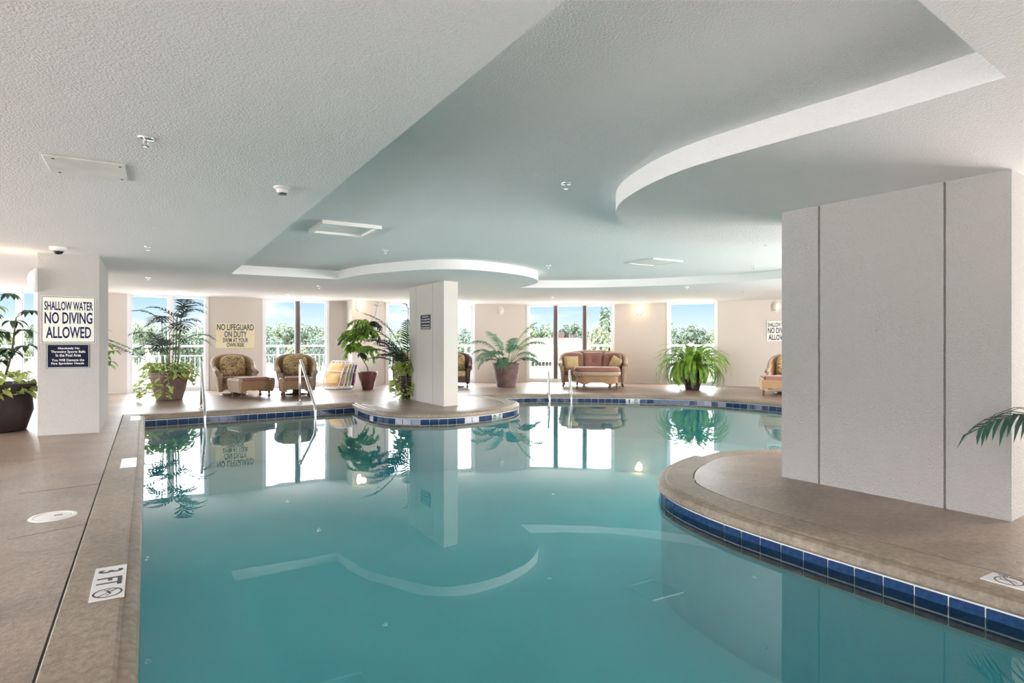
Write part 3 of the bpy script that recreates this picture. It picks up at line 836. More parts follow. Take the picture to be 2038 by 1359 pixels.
def puff(b, w, h, t, mtx, arch=0.0, tuft=0.0, n=14, p=4, edge=0.18):
    """Stuffed cushion: w x h, thickness t, in the local XZ plane, front towards -Y."""
    def pt(i, j, side):
        u, v = -1 + 2 * i / n, -1 + 2 * j / n
        x = u * w / 2 * (1 - 0.03 * (1 - abs(u)) * 0 - 0.035 * (v * v) * 0)
        z = v * h / 2
        if v > 0 and arch: z *= 1 - arch * u * u
        if v > 0 and arch: x *= 1 - 0.16 * v ** 3 * (1 if arch else 0)
        k = max(0.0, (1 - u ** p) * (1 - v ** p)) ** 0.5
        th = t / 2 * (edge + (1 - edge) * k)
        if tuft: 
            rr = (u * w / 2) ** 2 + (v * h / 2) ** 2
            th -= tuft * t * math.exp(-rr / 0.0035) + 0.35 * tuft * t * math.exp(-rr / 0.03) * (0.5 + 0.5 * math.cos(6 * math.atan2(v, u + 1e-6)))
        return mtx @ Vector((x, side * th, z))
    f_ = [[b.bm.verts.new(pt(i, j, -1)) for j in range(n + 1)] for i in range(n + 1)]
    k_ = [[b.bm.verts.new(pt(i, j, 1)) for j in range(n + 1)] for i in range(n + 1)]
    for i in range(n):
        for j in range(n):
            b.bm.faces.new((f_[i][j], f_[i + 1][j], f_[i + 1][j + 1], f_[i][j + 1]))
            b.bm.faces.new((k_[i][j], k_[i][j + 1], k_[i + 1][j + 1], k_[i + 1][j]))
    rim = [(i, 0) for i in range(n)] + [(n, j) for j in range(n)] + [(i, n) for i in range(n, 0, -1)] + [(0, j) for j in range(n, 0, -1)]
    for (i, j), (i2, j2) in zip(rim, rim[1:] + rim[:1]):
        b.bm.faces.new((f_[i][j], k_[i][j], k_[i2][j2], f_[i2][j2]))
    return b
T_ = Matrix.Translation
RX = lambda a: Matrix.Rotation(a, 4, 'X')
RZ = lambda a: Matrix.Rotation(a, 4, 'Z')
def sm(a, b_, x):
    x = max(0, min(1, (x - a) / (b_ - a))); return x * x * (3 - 2 * x)
def foot(root, x, y, h=0.12, mt='footwood'):
    b = B(); b.lathe([(0.012, 0.0), (0.026, 0.012), (0.032, 0.03), (0.026, 0.055), (0.014, 0.068), (0.018, 0.085), (0.03, h)], 12, x, y)
    b.build('foot', M[mt], root, 0.8)
def wicker_shell(root, w, d, arm_h, back_h, mt, roll_mt, z0=0.11):
    """Barrel shell: front-left arm, round the back, to the front-right arm."""
    r = min(0.36, w * 0.4)
    path = [(-w / 2, -d / 2 + d * 0.6 * k / 5) for k in range(6)]
    cx, cy0 = w / 2 - r, d / 2 - r
    path = [(-w / 2, -d / 2), (-w / 2, -d / 4), (-w / 2, 0), (-w / 2, cy0 * 0.7)]
    path += [(-cx + r * math.cos(a), cy0 + r * math.sin(a)) for a in [PI - PI / 2 * k / 6 for k in range(7)]]
    if cx > 0.15: path += [(-cx + 2 * cx * k / 6, d / 2) for k in range(1, 6)]
    path += [(cx + r * math.cos(a), cy0 + r * math.sin(a)) for a in [PI / 2 - PI / 2 * k / 6 for k in range(7)]]
    path += [(w / 2, cy0 * 0.7), (w / 2, 0), (w / 2, -d / 4), (w / 2, -d / 2)]
    n_ = len(path); rings = []; tops = []
    for i, (x, y) in enumerate(path):
        a_ = Vector(path[max(0, i - 1)]); c_ = Vector(path[min(n_ - 1, i + 1)])
        t = (c_ - a_).normalized(); nn = Vector((-t.y, t.x))        # outward
        if nn.dot(Vector((x, y))) < 0: nn = -nn
        f = sm(-d * 0.18, d * 0.46, y) if abs(x) > 0.05 or True else 1
        arch = 1 - 0.10 * (abs(x) / (w / 2)) ** 2
        h = arm_h + (back_h * arch - arm_h) * f
        if y < -d * 0.3: h -= 0.04 * sm(-d * 0.3, -d * 0.52, y) * 1
        lean = 0.07 * f + 0.02
        pin = lambda s_, z, o_=nn, x=x, y=y: (x + o_.x * s_, y + o_.y * s_, z)
        rings.append([pin(-0.05, z0), pin(-0.02, z0 + 0.16), pin(0.0 + lean * 0.5, h * 0.62), pin(0.02 + lean, h - 0.04), pin(-0.05 + lean, h - 0.03), pin(-0.07 + lean * 0.4, h * 0.6), pin(-0.09, z0 + 0.14), pin(-0.10, z0)])
        tops.append(pin(-0.012 + lean, h - 0.03))
    b = B(); b.loft(rings, True, True, True); b.build('shell', M[mt], root, 0.7)
    b = B(); b.tube(tops, [0.055 if abs(i - (n_ - 1) / 2) > n_ * 0.3 else 0.042 for i in range(n_)], 10); b.build('rolled_edge', M[roll_mt], root, True)
    # rolled arm fronts
    for s_ in (-1, 1):
        x = s_ * (w / 2 - 0.03)
        b = B(); b.tube([(x * 0.94, -d / 2 - 0.005, z0), (x * 0.97, -d / 2 - 0.012, 0.3), (x * 1.0, -d / 2 - 0.008, arm_h - 0.08)], [0.045, 0.055, 0.06], 10); b.build('arm_post', M[roll_mt], root, True)
def apron(root, w, d, mt, z0=0.11, z1=0.33, arc=0.07, y=None, rz=0.0, th=0.03):
    n_ = 12; top = []; 
    pts_ = [(-w / 2 + w * k / n_, z0 + arc * (1 - (2 * k / n_ - 1) ** 4)) for k in range(n_ + 1)]
    poly = pts_ + [(w / 2, z1), (-w / 2, z1)]
    b = B(); b.prism(poly, -th / 2, th / 2, RZ(rz) @ T_((0, -d / 2 if y is None else y, 0)) @ RX(PI / 2))
    b.build('apron', M[mt], root)
def armchair(label, loc, rz, swivel, dark=False, group='wicker armchairs'):
    w, d = 0.80, 0.78
    mt = 'wicker_dark' if dark else 'wicker'; rm = 'wicker_dark' if dark else 'wicker_roll'
    root = thing('wicker_armchair', label, 'armchair', loc, rz, group)
    wicker_shell(root, w, d, 0.60, 0.95, mt, rm)
    apron(root, w - 0.14, d, mt, 0.11, 0.30)
    b = B(); b.box(0, 0.0, 0.275, w - 0.16, d - 0.12, 0.03); b.build('seat_deck', M[mt], root)
    b = B(); b.rbox(0, -0.06, 0.365, w - 0.19, d - 0.18, 0.15, r=0.05, seg=4); b.build('seat_cushion', M['floral' if dark else 'mauve'], root, 0.9)
    b = B(); puff(b, 0.56, 0.52, 0.20, T_((0, 0.20, 0.675)) @ RX(-0.22), 0.22, 0.30); cu = b.build('back_cushion', M['floral'], root, True)
    b = B(); b.lathe([(0.001, 0.0), (0.016, 0.004), (0.012, 0.012)], 10); bt = b.build('button', M['piping'], cu)
    bt.location = (0, 0.145, 0.668); bt.rotation_euler = (PI / 2 - 0.22, 0, 0)
    if swivel:
        b = B(); b.lathe([(0.28, 0.0), (0.30, 0.008), (0.29, 0.025), (0.08, 0.035), (0.07, 0.26)], 32); b.build('swivel_base', M['footwood'], root, 0.6)
    else:
        b = B(); b.lathe([(0.24, 0.0), (0.26, 0.008), (0.25, 0.025), (0.08, 0.035), (0.07, 0.26)], 32); b.build('swivel_base', M['footwood'], root, 0.6)
    for x, y in ([(-0.33, -0.36), (0.33, -0.36)] if not swivel else []):
        foot(root, x, y)
    return root
def ottoman(label, loc, rz, w=0.70, d=0.52, group='wicker ottomans'):
    """Saddle ottoman: rolled wicker ends, arched aprons, cushion between, four turned feet."""
    root = thing('wicker_ottoman', label, 'ottoman', loc, rz, group)
    for s_ in (-1, 1):
        prof_ = [(0.20, 0.13), (0.235, 0.28), (0.27, 0.40), (0.305, 0.435), (0.345, 0.43), (0.37, 0.39), (0.36, 0.28), (0.33, 0.13)]
        k = w / 0.70
        rings = [[(s_ * x * k, y, z) for x, z in prof_] for y in (-d / 2, -d / 4, 0, d / 4, d / 2)]
        b = B(); b.loft(rings, True, True, True); b.build('end_panel', M['wicker_roll'], root, 0.6)
    for y in (-1, 1):
        apron(root, 0.60 * w / 0.7, d, 'wicker', 0.12, 0.37, 0.06, y * (d / 2 - 0.01))
    b = B(); b.box(0, 0, 0.32, 0.5 * w / 0.7, d - 0.04, 0.05); b.build('deck', M['wicker'], root)
    b = B(); b.rbox(0, 0, 0.395, 0.52 * w / 0.7, d + 0.01, 0.12, r=0.045, seg=4); b.build('cushion', M['mauve'], root, 0.9)
    for x in (-0.27, 0.27):
        for y in (-0.2, 0.2):
            foot(root, x * w / 0.7, y * d / 0.52, 0.14)
    return root
def far(u, v, k=0.965):
    return ray(u, k * H * 1200 / (v - 682))
p = ray(466, 14.15); armchair('tan wicker armchair under the no lifeguard sign, floral back cushion, ottoman angled in front', (p.x, p.y, 0), 0.06, True)
p = ray(473 + 27, 13.55); ottoman('wicker ottoman standing angled in front of the armchair under the lifeguard sign', (p.x, p.y, 0), 0.30, 0.80, 0.56)
p = ray(589, 14.35); armchair('tan wicker armchair in front of the dark mullioned window', (p.x, p.y, 0), -0.12, False)
p = ray(590, 13.62); ottoman('wicker ottoman pushed straight against the armchair in front of the dark mullioned window', (p.x, p.y, 0), -0.12, 0.70, 0.40)
p = ray(815, 16.6); armchair('dark wicker armchair half hidden behind the pothos, left of the slim column', (p.x, p.y, 0), -0.45, False, True)
p = ray(906, 16.75); armchair('dark wicker armchair with floral cushions showing right of the slim column', (p.x, p.y, 0), -0.45, False, True)
p = ray(1568, 14.6); armchair('tan wicker armchair mostly hidden by the wide column', (p.x, p.y, 0), -1.1, True)
p = ray(1549, 14.0); ottoman('wicker ottoman whose end shows beside the wide column', (p.x, p.y, 0), -0.95, 0.8, 0.6)

# sofa
def sofa(label, loc, rz):
    w, d = 1.78, 0.82
    root = thing('wicker_sofa', label, 'sofa', loc, rz)
    wicker_shell(root, w, d, 0.66, 1.0, 'wicker', 'wicker_roll')
    apron(root, w - 0.14, d, 'wicker', 0.12, 0.32, 0.05)
    b = B(); b.box(0, 0, 0.285, w - 0.16, d - 0.12, 0.03); b.build('seat_deck', M['wicker'], root)
    for k in (-1, 0, 1):
        b = B(); b.rbox(k * 0.53, -0.07, 0.385, 0.528, d - 0.18, 0.17, r=0.05, seg=4); b.build('seat_cushion', M['mauve'], root, 0.9)
    for k in (-1, 0, 1):
        b = B(); puff(b, 0.545, 0.50, 0.21, T_((k * 0.535, 0.19 - 0.06 * abs(k), 0.70)) @ RZ(-0.16 * k) @ RX(-0.20), 0.0 if k == 0 else 0.12, 0.30, p=6); cu = b.build('back_cushion', M['mauve'], root, True)
        b = B(); b.lathe([(0.001, 0.0), (0.018, 0.004), (0.012, 0.012)], 10); bt = b.build('button', M['piping'], cu)
        bt.location = (k * 0.535 + (0.012 * k), 0.142 - 0.06 * abs(k), 0.69); bt.rotation_euler = (PI / 2 - 0.2, 0, 0)
    for x, y in ((-0.82, -0.38), (0.82, -0.38), (-0.82, 0.34), (0.82, 0.34)):
        foot(root, x, y)
    return root
ps = ray(1180, 17.05); rs = -0.68
sofa('tan wicker sofa with mauve tufted cushions in front of the glass door', (ps.x, ps.y, 0), rs)
def throw_pillow(label, lx, ly, lz, tilt, yaw, roll, mt):
    m_ = T_((ps.x, ps.y, 0)) @ RZ(rs) @ T_((lx, ly, lz)) @ RZ(yaw) @ RX(tilt) @ Matrix.Rotation(roll, 4, 'Y')
    b = B(); puff(b, 0.40, 0.38, 0.16, Matrix.Identity(4), 0, 0, 12, 4, 0.08)
    o = b.build('throw_pillow', M[mt], None, True); o.matrix_world = m_
    tag(o, label, 'pillow', 'floral throw pillows on the sofa')
throw_pillow('pale floral throw pillow upright at the sofa end by the door mullion', -0.60, -0.10, 0.65, -0.28, 0.25, 0.0, 'floral_pale')
throw_pillow('floral throw pillow leaning sideways on the sofa arm nearer the lit sconce', 0.62, -0.10, 0.63, -0.25, -0.9, 0.35, 'floral_pale')
# oval ottoman
po = ray(1188, 15.95)
root = thing('oval_ottoman', 'oval wicker ottoman with thick mauve cushion in front of the sofa', 'ottoman', (po.x, po.y, 0), -0.66)
def stadium(w, d, n_=12):
    r = d / 2; return [(w / 2 - r + r * math.cos(a), r * math.sin(a)) for a in [-PI / 2 + PI * k / n_ for k in range(n_ + 1)]] + [(-w / 2 + r + r * math.cos(a), r * math.sin(a)) for a in [PI / 2 + PI * k / n_ for k in range(n_ + 1)]]
b = B()
b.loft([[(x, y, z) for x, y in stadium(w_, d_)] for w_, d_, z in [(1.16, 0.60, 0.345), (1.22, 0.66, 0.36), (1.25, 0.69, 0.39), (1.25, 0.69, 0.43), (1.22, 0.66, 0.46), (0.9, 0.4, 0.462)]], True, True, True)
b.build('rim', M['wicker_roll'], root, 0.9)
st = stadium(1.10, 0.56)
st_r = resample([Vector(p_) for p_ in st + st[:1]], 0.05)[:-1]
bot = []
for p_ in st_r:
    a_ = math.atan2(p_.y, p_.x)
    bot.append(0.12 + 0.085 * (1 - min(1, min(abs(p_.x - fx) + abs(p_.y - fy) for fx, fy in ((-0.34, -0.28), (0.34, -0.28), (-0.34, 0.28), (0.34, 0.28), (-0.53, 0.0), (0.53, 0.0))) / 0.13 * -1 + 1.6)) if False else 0.12 + 0.07 * min(1, min(math.hypot(p_.x - fx, p_.y - fy) for fx, fy in ((-0.34, -0.28), (0.34, -0.28), (-0.34, 0.28), (0.34, 0.28), (-0.55, 0.0), (0.55, 0.0))) / 0.2))
b = B(); b.loft([[(p_.x, p_.y, z) for p_, z in zip(st_r, bot)], [(p_.x, p_.y, 0.36) for p_ in st_r], [(p_.x * 0.95, p_.y * 0.92, 0.36) for p_ in st_r], [(p_.x * 0.95, p_.y * 0.92, z) for p_, z in zip(st_r, bot)], [(p_.x, p_.y, z) for p_, z in zip(st_r, bot)]])
bmesh.ops.remove_doubles(b.bm, verts=b.bm.verts[:], dist=1e-5)
b.build('base', M['wicker'], root, 0.9)
b = B()
b.loft([[(x, y, z) for x, y in stadium(w_, d_)] for w_, d_, z in [(1.14, 0.58, 0.455), (1.20, 0.64, 0.475), (1.225, 0.665, 0.51), (1.20, 0.64, 0.555), (1.12, 0.56, 0.578), (0.8, 0.3, 0.585)]], True, True, True)
b.build('cushion', M['mauve'], root, 0.9)
for x, y in ((-0.34, -0.26), (0.34, -0.26), (-0.34, 0.26), (0.34, 0.26), (-0.52, 0.0), (0.52, 0.0)):
    foot(root, x, y, 0.15)

# folded beach chairs leaning on the pillar
def beach_chair(label, x, y, rz, tilt, colour, colour2, hgt=0.80, w=0.52):
    root = thing('folded_beach_chair', label, 'beach chair', (x, y, 0), 0, 'folded beach chairs against the pillar', rot=(0, 0, 0))
    root.rotation_euler = (Matrix.Rotation(rz, 3, 'Z') @ Matrix.Rotation(tilt, 3, 'X')).to_euler()
    r_ = 0.09
    def loop(w_, z0, z1, yy):
        P_ = []
        for cx, cz, a0 in ((w_ / 2 - r_, z1 - r_, 0), (-w_ / 2 + r_, z1 - r_, PI / 2), (-w_ / 2 + r_, z0 + r_, PI), (w_ / 2 - r_, z0 + r_, 1.5 * PI)):
            P_ += [(cx + r_ * math.cos(a0 + PI / 2 * k / 4), yy, cz + r_ * math.sin(a0 + PI / 2 * k / 4)) for k in range(5)]
        return P_ + P_[:1]
    b = B(); b.tube(loop(w, 0.013, hgt, 0.0), 0.012, 8, False); b.build('back_frame', M['alu'], root, True)
    b = B(); b.tube(loop(w + 0.06, 0.013, hgt * 0.62, -0.035), 0.012, 8, False); b.build('leg_frame', M['alu'], root, True)
    m1 = mat('beach_fabric', colour, 0.85, color2=colour2, scale=4, detail=1)
    b = B(); puff(b, w - 0.03, hgt - 0.16, 0.02, T_((0, 0.0, hgt * 0.52)), 0, 0, 8, 8, 0.4); b.build('sling', m1, root, True)
    b = B(); puff(b, w - 0.03, hgt * 0.36, 0.02, T_((0, -0.035, hgt * 0.36)), 0, 0, 8, 8, 0.4); b.build('seat_sling', m1, root, True)
    for s_ in (-1, 1):
        b = B(); b.rbox(s_ * (w / 2 + 0.03), -0.05, hgt * 0.55, 0.03, 0.02, 0.30, r=0.008, seg=2); b.build('arm', M['white'], root)
BC = [('peach and yellow folded beach chair at the front of the stack by the pillar', 657, (0.86, 0.50, 0.22), (0.90, 0.72, 0.40)), ('pale pink folded beach chair second in the stack by the pillar', 667, (0.85, 0.55, 0.50), (0.9, 0.68, 0.60)),
      ('yellow folded beach chair in the middle of the stack by the pillar', 674, (0.85, 0.70, 0.05), (0.85, 0.78, 0.3)), ('grey and white folded beach chair in the stack by the pillar', 681, (0.45, 0.52, 0.58), (0.8, 0.8, 0.8)),
      ('purple folded beach chair closest to the pillar', 688, (0.32, 0.03, 0.28), (0.45, 0.08, 0.38))]
for i, (lab, u, c1, c2) in enumerate(BC):
    p = ray(u, 15.75 + 0.05 * i)
    beach_chair(lab, p.x, p.y, -1.02, -0.40 + 0.035 * i, c1, c2, 0.80 - 0.02 * i)
# ------------------------------------------------------------------ plants
def leaf_mat(name, c1, c2, rough=0.45, scale=6.0, trans=0.25):
    m = mat(name, c1, rough, color2=c2, scale=scale, detail=3, coords='Object')
    t = m.node_tree; p = t.nodes['Principled BSDF']
    tl = t.nodes.new('ShaderNodeBsdfTranslucent'); ms = t.nodes.new('ShaderNodeMixShader'); ms.inputs[0].default_value = trans
    out_ = [n_ for n_ in t.nodes if n_.type == 'OUTPUT_MATERIAL'][0]
    src = p.inputs['Base Color'].links[0].from_socket
    t.links.new(src, tl.inputs[0]); t.links.new(p.outputs[0], ms.inputs[1]); t.links.new(tl.outputs[0], ms.inputs[2]); t.links.new(ms.outputs[0], out_.inputs[0])
    return m
M['palmdark'] = leaf_mat('dark_palm_leaf', (0.055, 0.085, 0.055), (0.02, 0.04, 0.03))
M['palmgreen'] = leaf_mat('blue_green_palm_leaf', (0.16, 0.34, 0.20), (0.06, 0.17, 0.10))
M['palmlime'] = leaf_mat('fresh_green_palm_leaf', (0.24, 0.36, 0.10), (0.10, 0.20, 0.06))
M['palmdeep'] = leaf_mat('deep_green_palm_leaf', (0.045, 0.13, 0.095), (0.015, 0.05, 0.04), 0.35)
M['fern'] = leaf_mat('bright_fern_green', (0.32, 0.52, 0.06), (0.12, 0.28, 0.03))
M['ficus'] = leaf_mat('glossy_fig_green', (0.30, 0.46, 0.06), (0.08, 0.20, 0.04), 0.35)
M['pothos'] = leaf_mat('variegated_pothos_leaf', (0.70, 0.74, 0.28), (0.22, 0.38, 0.07), 0.35, scale=14)
M['schefflera'] = leaf_mat('dark_umbrella_plant_leaf', (0.07, 0.13, 0.06), (0.022, 0.05, 0.035), 0.3)
M['schefflera_new'] = leaf_mat('young_umbrella_plant_leaf', (0.26, 0.44, 0.06), (0.10, 0.24, 0.04), 0.3)
M['stem'] = mat('brown_green_stem', (0.16, 0.13, 0.06), 0.7, var=0.3)
M['cane'] = mat('green_cane', (0.13, 0.18, 0.06), 0.6, var=0.3)
M['soil'] = mat('dark_potting_soil', (0.05, 0.035, 0.025), 0.95, var=0.4, scale=30)
M['pot'] = mat('purple_brown_pot', (0.22, 0.135, 0.125), 0.55, color2=(0.12, 0.075, 0.07), scale=6, detail=5)
M['pot_dark'] = mat('dark_brown_pot', (0.050, 0.032, 0.030), 0.5, color2=(0.028, 0.018, 0.018), scale=8, detail=5)
M['pot_red'] = mat('glazed_maroon_pot', (0.13, 0.045, 0.045), 0.25, color2=(0.08, 0.03, 0.03), scale=6, detail=4)

def pot(root, r, h, m, band=True, taper=0.70, name='pot'):
    prof_ = [(r * taper * 0.9, 0.0), (r * taper, 0.012), (r * (taper + 0.16), h * 0.42), (r * 0.93, h * 0.74)]
    if band:
        prof_ += [(r * 0.955, h * 0.745), (r * 0.965, h * 0.765), (r * 0.945, h * 0.775), (r * 0.955, h * 0.81), (r * 0.975, h * 0.82), (r * 0.965, h * 0.84)]
    prof_ += [(r * 0.98, h * 0.92), (r * 1.02, h * 0.93), (r * 1.03, h * 0.985), (r * 1.0, h), (r * 0.93, h), (r * 0.91, h * 0.93)]
    b = B(); b.lathe(prof_, 40, caps=False); 
    b.build(name, M[m], root, 0.7)
    b = B(); b.lathe([(r * 0.92, h * 0.93), (r * 0.5, h * 0.945), (0.01, h * 0.95)], 24, caps=False); b.build('soil', M['soil'], root)

def blade(b, base, d, up, length, width, droop=0.2, segs=3, fold=0.25):
    """Leaf blade: two strips meeting in a shallow keel, drooping towards the tip."""
    d = d.normalized(); side = d.cross(up)
    side = side.normalized() if side.length > 1e-4 else d.orthogonal().normalized()
    nrm = side.cross(d)
    prev = None; p = base.copy(); dd = d.copy()
    for k in range(segs + 1):
        t = k / segs
        w = width * 0.5 * (math.sin(PI * min(1, 0.12 + 0.88 * t)) ** 0.8 if t < 1 else 0.02)
        row = [b.bm.verts.new(p - side * w + nrm * w * fold), b.bm.verts.new(p), b.bm.verts.new(p + side * w + nrm * w * fold)]
        if prev:
            for i in (0, 1):
                b.bm.faces.new((prev[i], prev[i + 1], row[i + 1], row[i]))
        prev = row
        p = p + dd * (length / segs)
        dd = (dd + Vector((0, 0, -droop / segs * 2))).normalized()
def frond_path(base, az, elev, length, droop, n=10):
    p = base.copy(); out_ = [p.copy()]; e_ = elev
    for k in range(n):
        d = Vector((math.cos(az) * math.cos(e_), math.sin(az) * math.cos(e_), math.sin(e_)))
        p = p + d * (length / n); out_.append(p.copy()); e_ -= droop / n * (0.5 + k / n)
    return out_
def frond(root, material, base, az, elev, length, droop, nleaf, leaf_len, leaf_w, bare=0.3, leaf_droop=0.5, rng=random, spread=0.9, name='frond'):
    """Feather leaf: rachis with paired leaflets."""
    path = frond_path(base, az, elev, length, droop)
    n = len(path) - 1
    b = B()
    b.tube(path, [0.007 * (1 - 0.75 * k / n) + 0.0012 for k in range(n + 1)], 5)
    side = Vector((-math.sin(az), math.cos(az), 0))
    for k in range(nleaf):
        t = bare + (1 - bare) * (k + 0.5) / nleaf
        f = t * n; i = min(n - 1, int(f)); p = path[i].lerp(path[i + 1], f - i)
        d = (path[i + 1] - path[i]).normalized(); up = side.cross(d) * -1
        if up.z < 0: up = -up
        ll = leaf_len * (0.55 + 0.9 * math.sin(PI * min(1, 0.12 + (k + 0.5) / nleaf * 0.86))) / 1.3
        for s_ in (-1, 1):
            dirv = d * (0.55 + 0.5 * t) + side * s_ * spread + up * (0.12 + rng.uniform(-0.1, 0.1))
            blade(b, p, dirv, up, ll * rng.uniform(0.85, 1.1), leaf_w, leaf_droop, 3)
    dtip = (path[-1] - path[-2])
    blade(b, path[-1], dtip, Vector((0, 0, 1)), leaf_len * 0.6, leaf_w, leaf_droop, 2)
    return b.build(name, M[material], root)
def heart(b, p, d, up, size):
    """Pothos leaf."""
    d = d.normalized(); s_ = d.cross(up); s_ = s_.normalized() if s_.length > 1e-3 else d.orthogonal().normalized(); n_ = s_.cross(d)
    o = [(0.0, 0.0), (-0.12, 0.22), (0.02, 0.42), (0.4, 0.40), (0.75, 0.2), (1.0, 0.0)]
    L_ = [p + d * x * size + s_ * y * size + n_ * (abs(y) * 0.35 - 0.25 * x * x) * size for x, y in o]
    R_ = [p + d * x * size - s_ * y * size + n_ * (abs(y) * 0.35 - 0.25 * x * x) * size for x, y in o[1:-1]]
    l = [b.bm.verts.new(q_) for q_ in L_]; r = [l[0]] + [b.bm.verts.new(q_) for q_ in R_] + [l[-1]]
    c = [l[0]] + [b.bm.verts.new(p + d * x * size - n_ * 0.25 * x * x * size) for x in (0.2, 0.5, 0.8)] + [l[-1]]
    b.bm.faces.new((l[0], l[1], l[2], c[1])); b.bm.faces.new((c[1], l[2], l[3], c[2])); b.bm.faces.new((c[2], l[3], l[4], c[3])); b.bm.faces.new((c[3], l[4], l[5]))
    b.bm.faces.new((r[0], c[1], r[2], r[1])); b.bm.faces.new((c[1], c[2], r[3], r[2])); b.bm.faces.new((c[2], c[3], r[4], r[3])); b.bm.faces.new((c[3], l[5], r[4]))
def vine(root, start, az, reach, drop, size, nleaf, rng, rise=0.12, zmin=0.02, mt='pothos'):
    b = B(); path = []
    for k in range(13):
        t = k / 12
        r = reach * min(1, t * 1.8) + 0.03 * math.sin(t * 9 + az * 3)
        z = start.z + rise * math.sin(min(1, t * 2.2) * PI) - drop * max(0, t - 0.25) / 0.75
        a_ = az + 0.25 * math.sin(t * 5 + az)
        path.append(Vector((start.x + math.cos(a_) * r, start.y + math.sin(a_) * r, max(zmin, z))))
    b.tube(path, 0.004, 5)
    for k in range(nleaf):
        f = (k + rng.random()) / nleaf * 12; i = min(11, int(f)); p = path[i].lerp(path[i + 1], f - i)
        a_ = az + rng.uniform(-1.4, 1.4)
        d = Vector((math.cos(a_), math.sin(a_), rng.uniform(-0.7, 0.5)))
        heart(b, p, d, Vector((rng.uniform(-.4, .4), rng.uniform(-.4, .4), 1)).normalized(), size * rng.uniform(0.7, 1.25))
    return b.build('vine', M[mt], root)
def cluster(root, p, az, elev, petiole, n, length, width, mt, rng, droop=0.9, name='leaf_whorl'):
    """Umbrella-plant leaf: a petiole ending in a whorl of drooping leaflets."""
    d = Vector((math.cos(az) * math.cos(elev), math.sin(az) * math.cos(elev), math.sin(elev)))
    q_ = p + d * petiole
    b = B(); b.tube([p, p + d * petiole * 0.5 + Vector((0, 0, 0.02)), q_], 0.004, 5)
    for k in range(n):
        a_ = az + PI * 2 * k / n + rng.uniform(-0.15, 0.15)
        dv = Vector((math.cos(a_), math.sin(a_), rng.uniform(-0.15, 0.3)))
        blade(b, q_, dv, Vector((0, 0, 1)), length * rng.uniform(0.8, 1.1), width, droop, 4, 0.2)
    return b.build(name, M[mt], root)

def at_far(u, D): 
    p_ = ray(u, D); return (p_.x, p_.y, 0)
R1 = random.Random(11)
# 1. big dark planter at the far left with an umbrella plant and pothos
root = thing('potted_umbrella_plant', 'dark brown planter with umbrella plant cut by the left frame edge', 'plant', (-1.86, 10.85, 0))
pot(root, 0.50, 0.66, 'pot_dark', True, 0.80)
for (bx, by, tx, ty, th) in [(0.05, 0, 0.1, -0.05, 1.15), (-0.1, 0.05, -0.22, 0.02, 1.25), (0.12, 0.08, 0.3, -0.1, 0.95), (0.0, -0.1, 0.0, -0.2, 0.75)]:
    b = B(); b.tube([(bx, by, 0.6), ((bx + tx) / 2 + 0.03, (by + ty) / 2, 0.6 + th * 0.5), (tx, ty, 0.62 + th)], [0.016, 0.013, 0.008], 7); b.build('stem', M['stem'], root, True)
    for k in range(7):
        t = 0.3 + 0.7 * k / 6
        p = Vector((bx + (tx - bx) * t, by + (ty - by) * t, 0.62 + th * t))
        cluster(root, p, R1.uniform(-PI, PI), R1.uniform(0.2, 0.9), R1.uniform(0.12, 0.22), 6, 0.21, 0.068, 'schefflera' if R1.random() < 0.8 else 'schefflera_new', R1)
for k in range(16):
    a_ = 2 * PI * k / 16
    vine(root, Vector((0.3 * math.cos(a_), 0.3 * math.sin(a_), 0.63)), a_, 0.22, 0.12, 0.11, 7, R1, 0.18)
# 2. plant half hidden behind the square column
root = thing('potted_rubber_plant', 'potted plant with pale upper leaves peeking out behind the square column', 'plant', (-1.02, 13.55, 0))
pot(root, 0.30, 0.42, 'pot', True)
for (tx, ty, th) in [(0.15, -0.1, 1.1), (-0.1, 0.1, 1.2), (0.3, 0.0, 0.7)]:
    b = B(); b.tube([(0, 0, 0.38), (tx * 0.6, ty * 0.6, 0.4 + th * 0.6), (tx, ty, 0.4 + th)], [0.014, 0.011, 0.007], 7); b.build('stem', M['stem'], root, True)
    for k in range(6):
        t = 0.35 + 0.65 * k / 5
        p = Vector((tx * t, ty * t, 0.4 + th * t))
        cluster(root, p, R1.uniform(-1.2, 1.2), R1.uniform(0.0, 0.7), R1.uniform(0.12, 0.25), 6, 0.24, 0.065, 'palmlime' if th > 1 else 'schefflera_new', R1, 0.7)
# 3. palm planter by the glass door
pp = ray(337, 12.95)
root = thing('palm_planter', 'purple brown planter with dark bamboo palm and trailing pothos by the glass door', 'plant', (pp.x, pp.y, 0))
pot(root, 0.385, 0.60, 'pot', True, 0.66)
rng = random.Random(5)
for k in range(13):
    a_ = 2 * PI * k / 13 + rng.uniform(-.3, .3); r0 = rng.uniform(0.03, 0.16)
    top_ = Vector((r0 * 1.6 * math.cos(a_), r0 * 1.6 * math.sin(a_), rng.uniform(1.05, 1.85)))
    b = B(); b.tube([(r0 * math.cos(a_), r0 * math.sin(a_), 0.56), (r0 * 1.3 * math.cos(a_), r0 * 1.3 * math.sin(a_), 0.9), top_], [0.010, 0.009, 0.006], 6); b.build('cane', M['cane'], root, True)
    for j in range(2):
        frond(root, 'palmdark', top_ - Vector((0, 0, 0.16 * j)), a_ + rng.uniform(-1.1, 1.1) + j * 2.4, rng.uniform(0.5, 1.1), rng.uniform(0.46, 0.72), rng.uniform(1.0, 1.8), 7, 0.25, 0.042, 0.25, 0.35, rng)
frond(root, 'palmdark', Vector((0.06, -0.05, 1.0)), -0.35, 1.02, 0.98, 1.9, 14, 0.24, 0.026, 0.45, 0.2, rng)
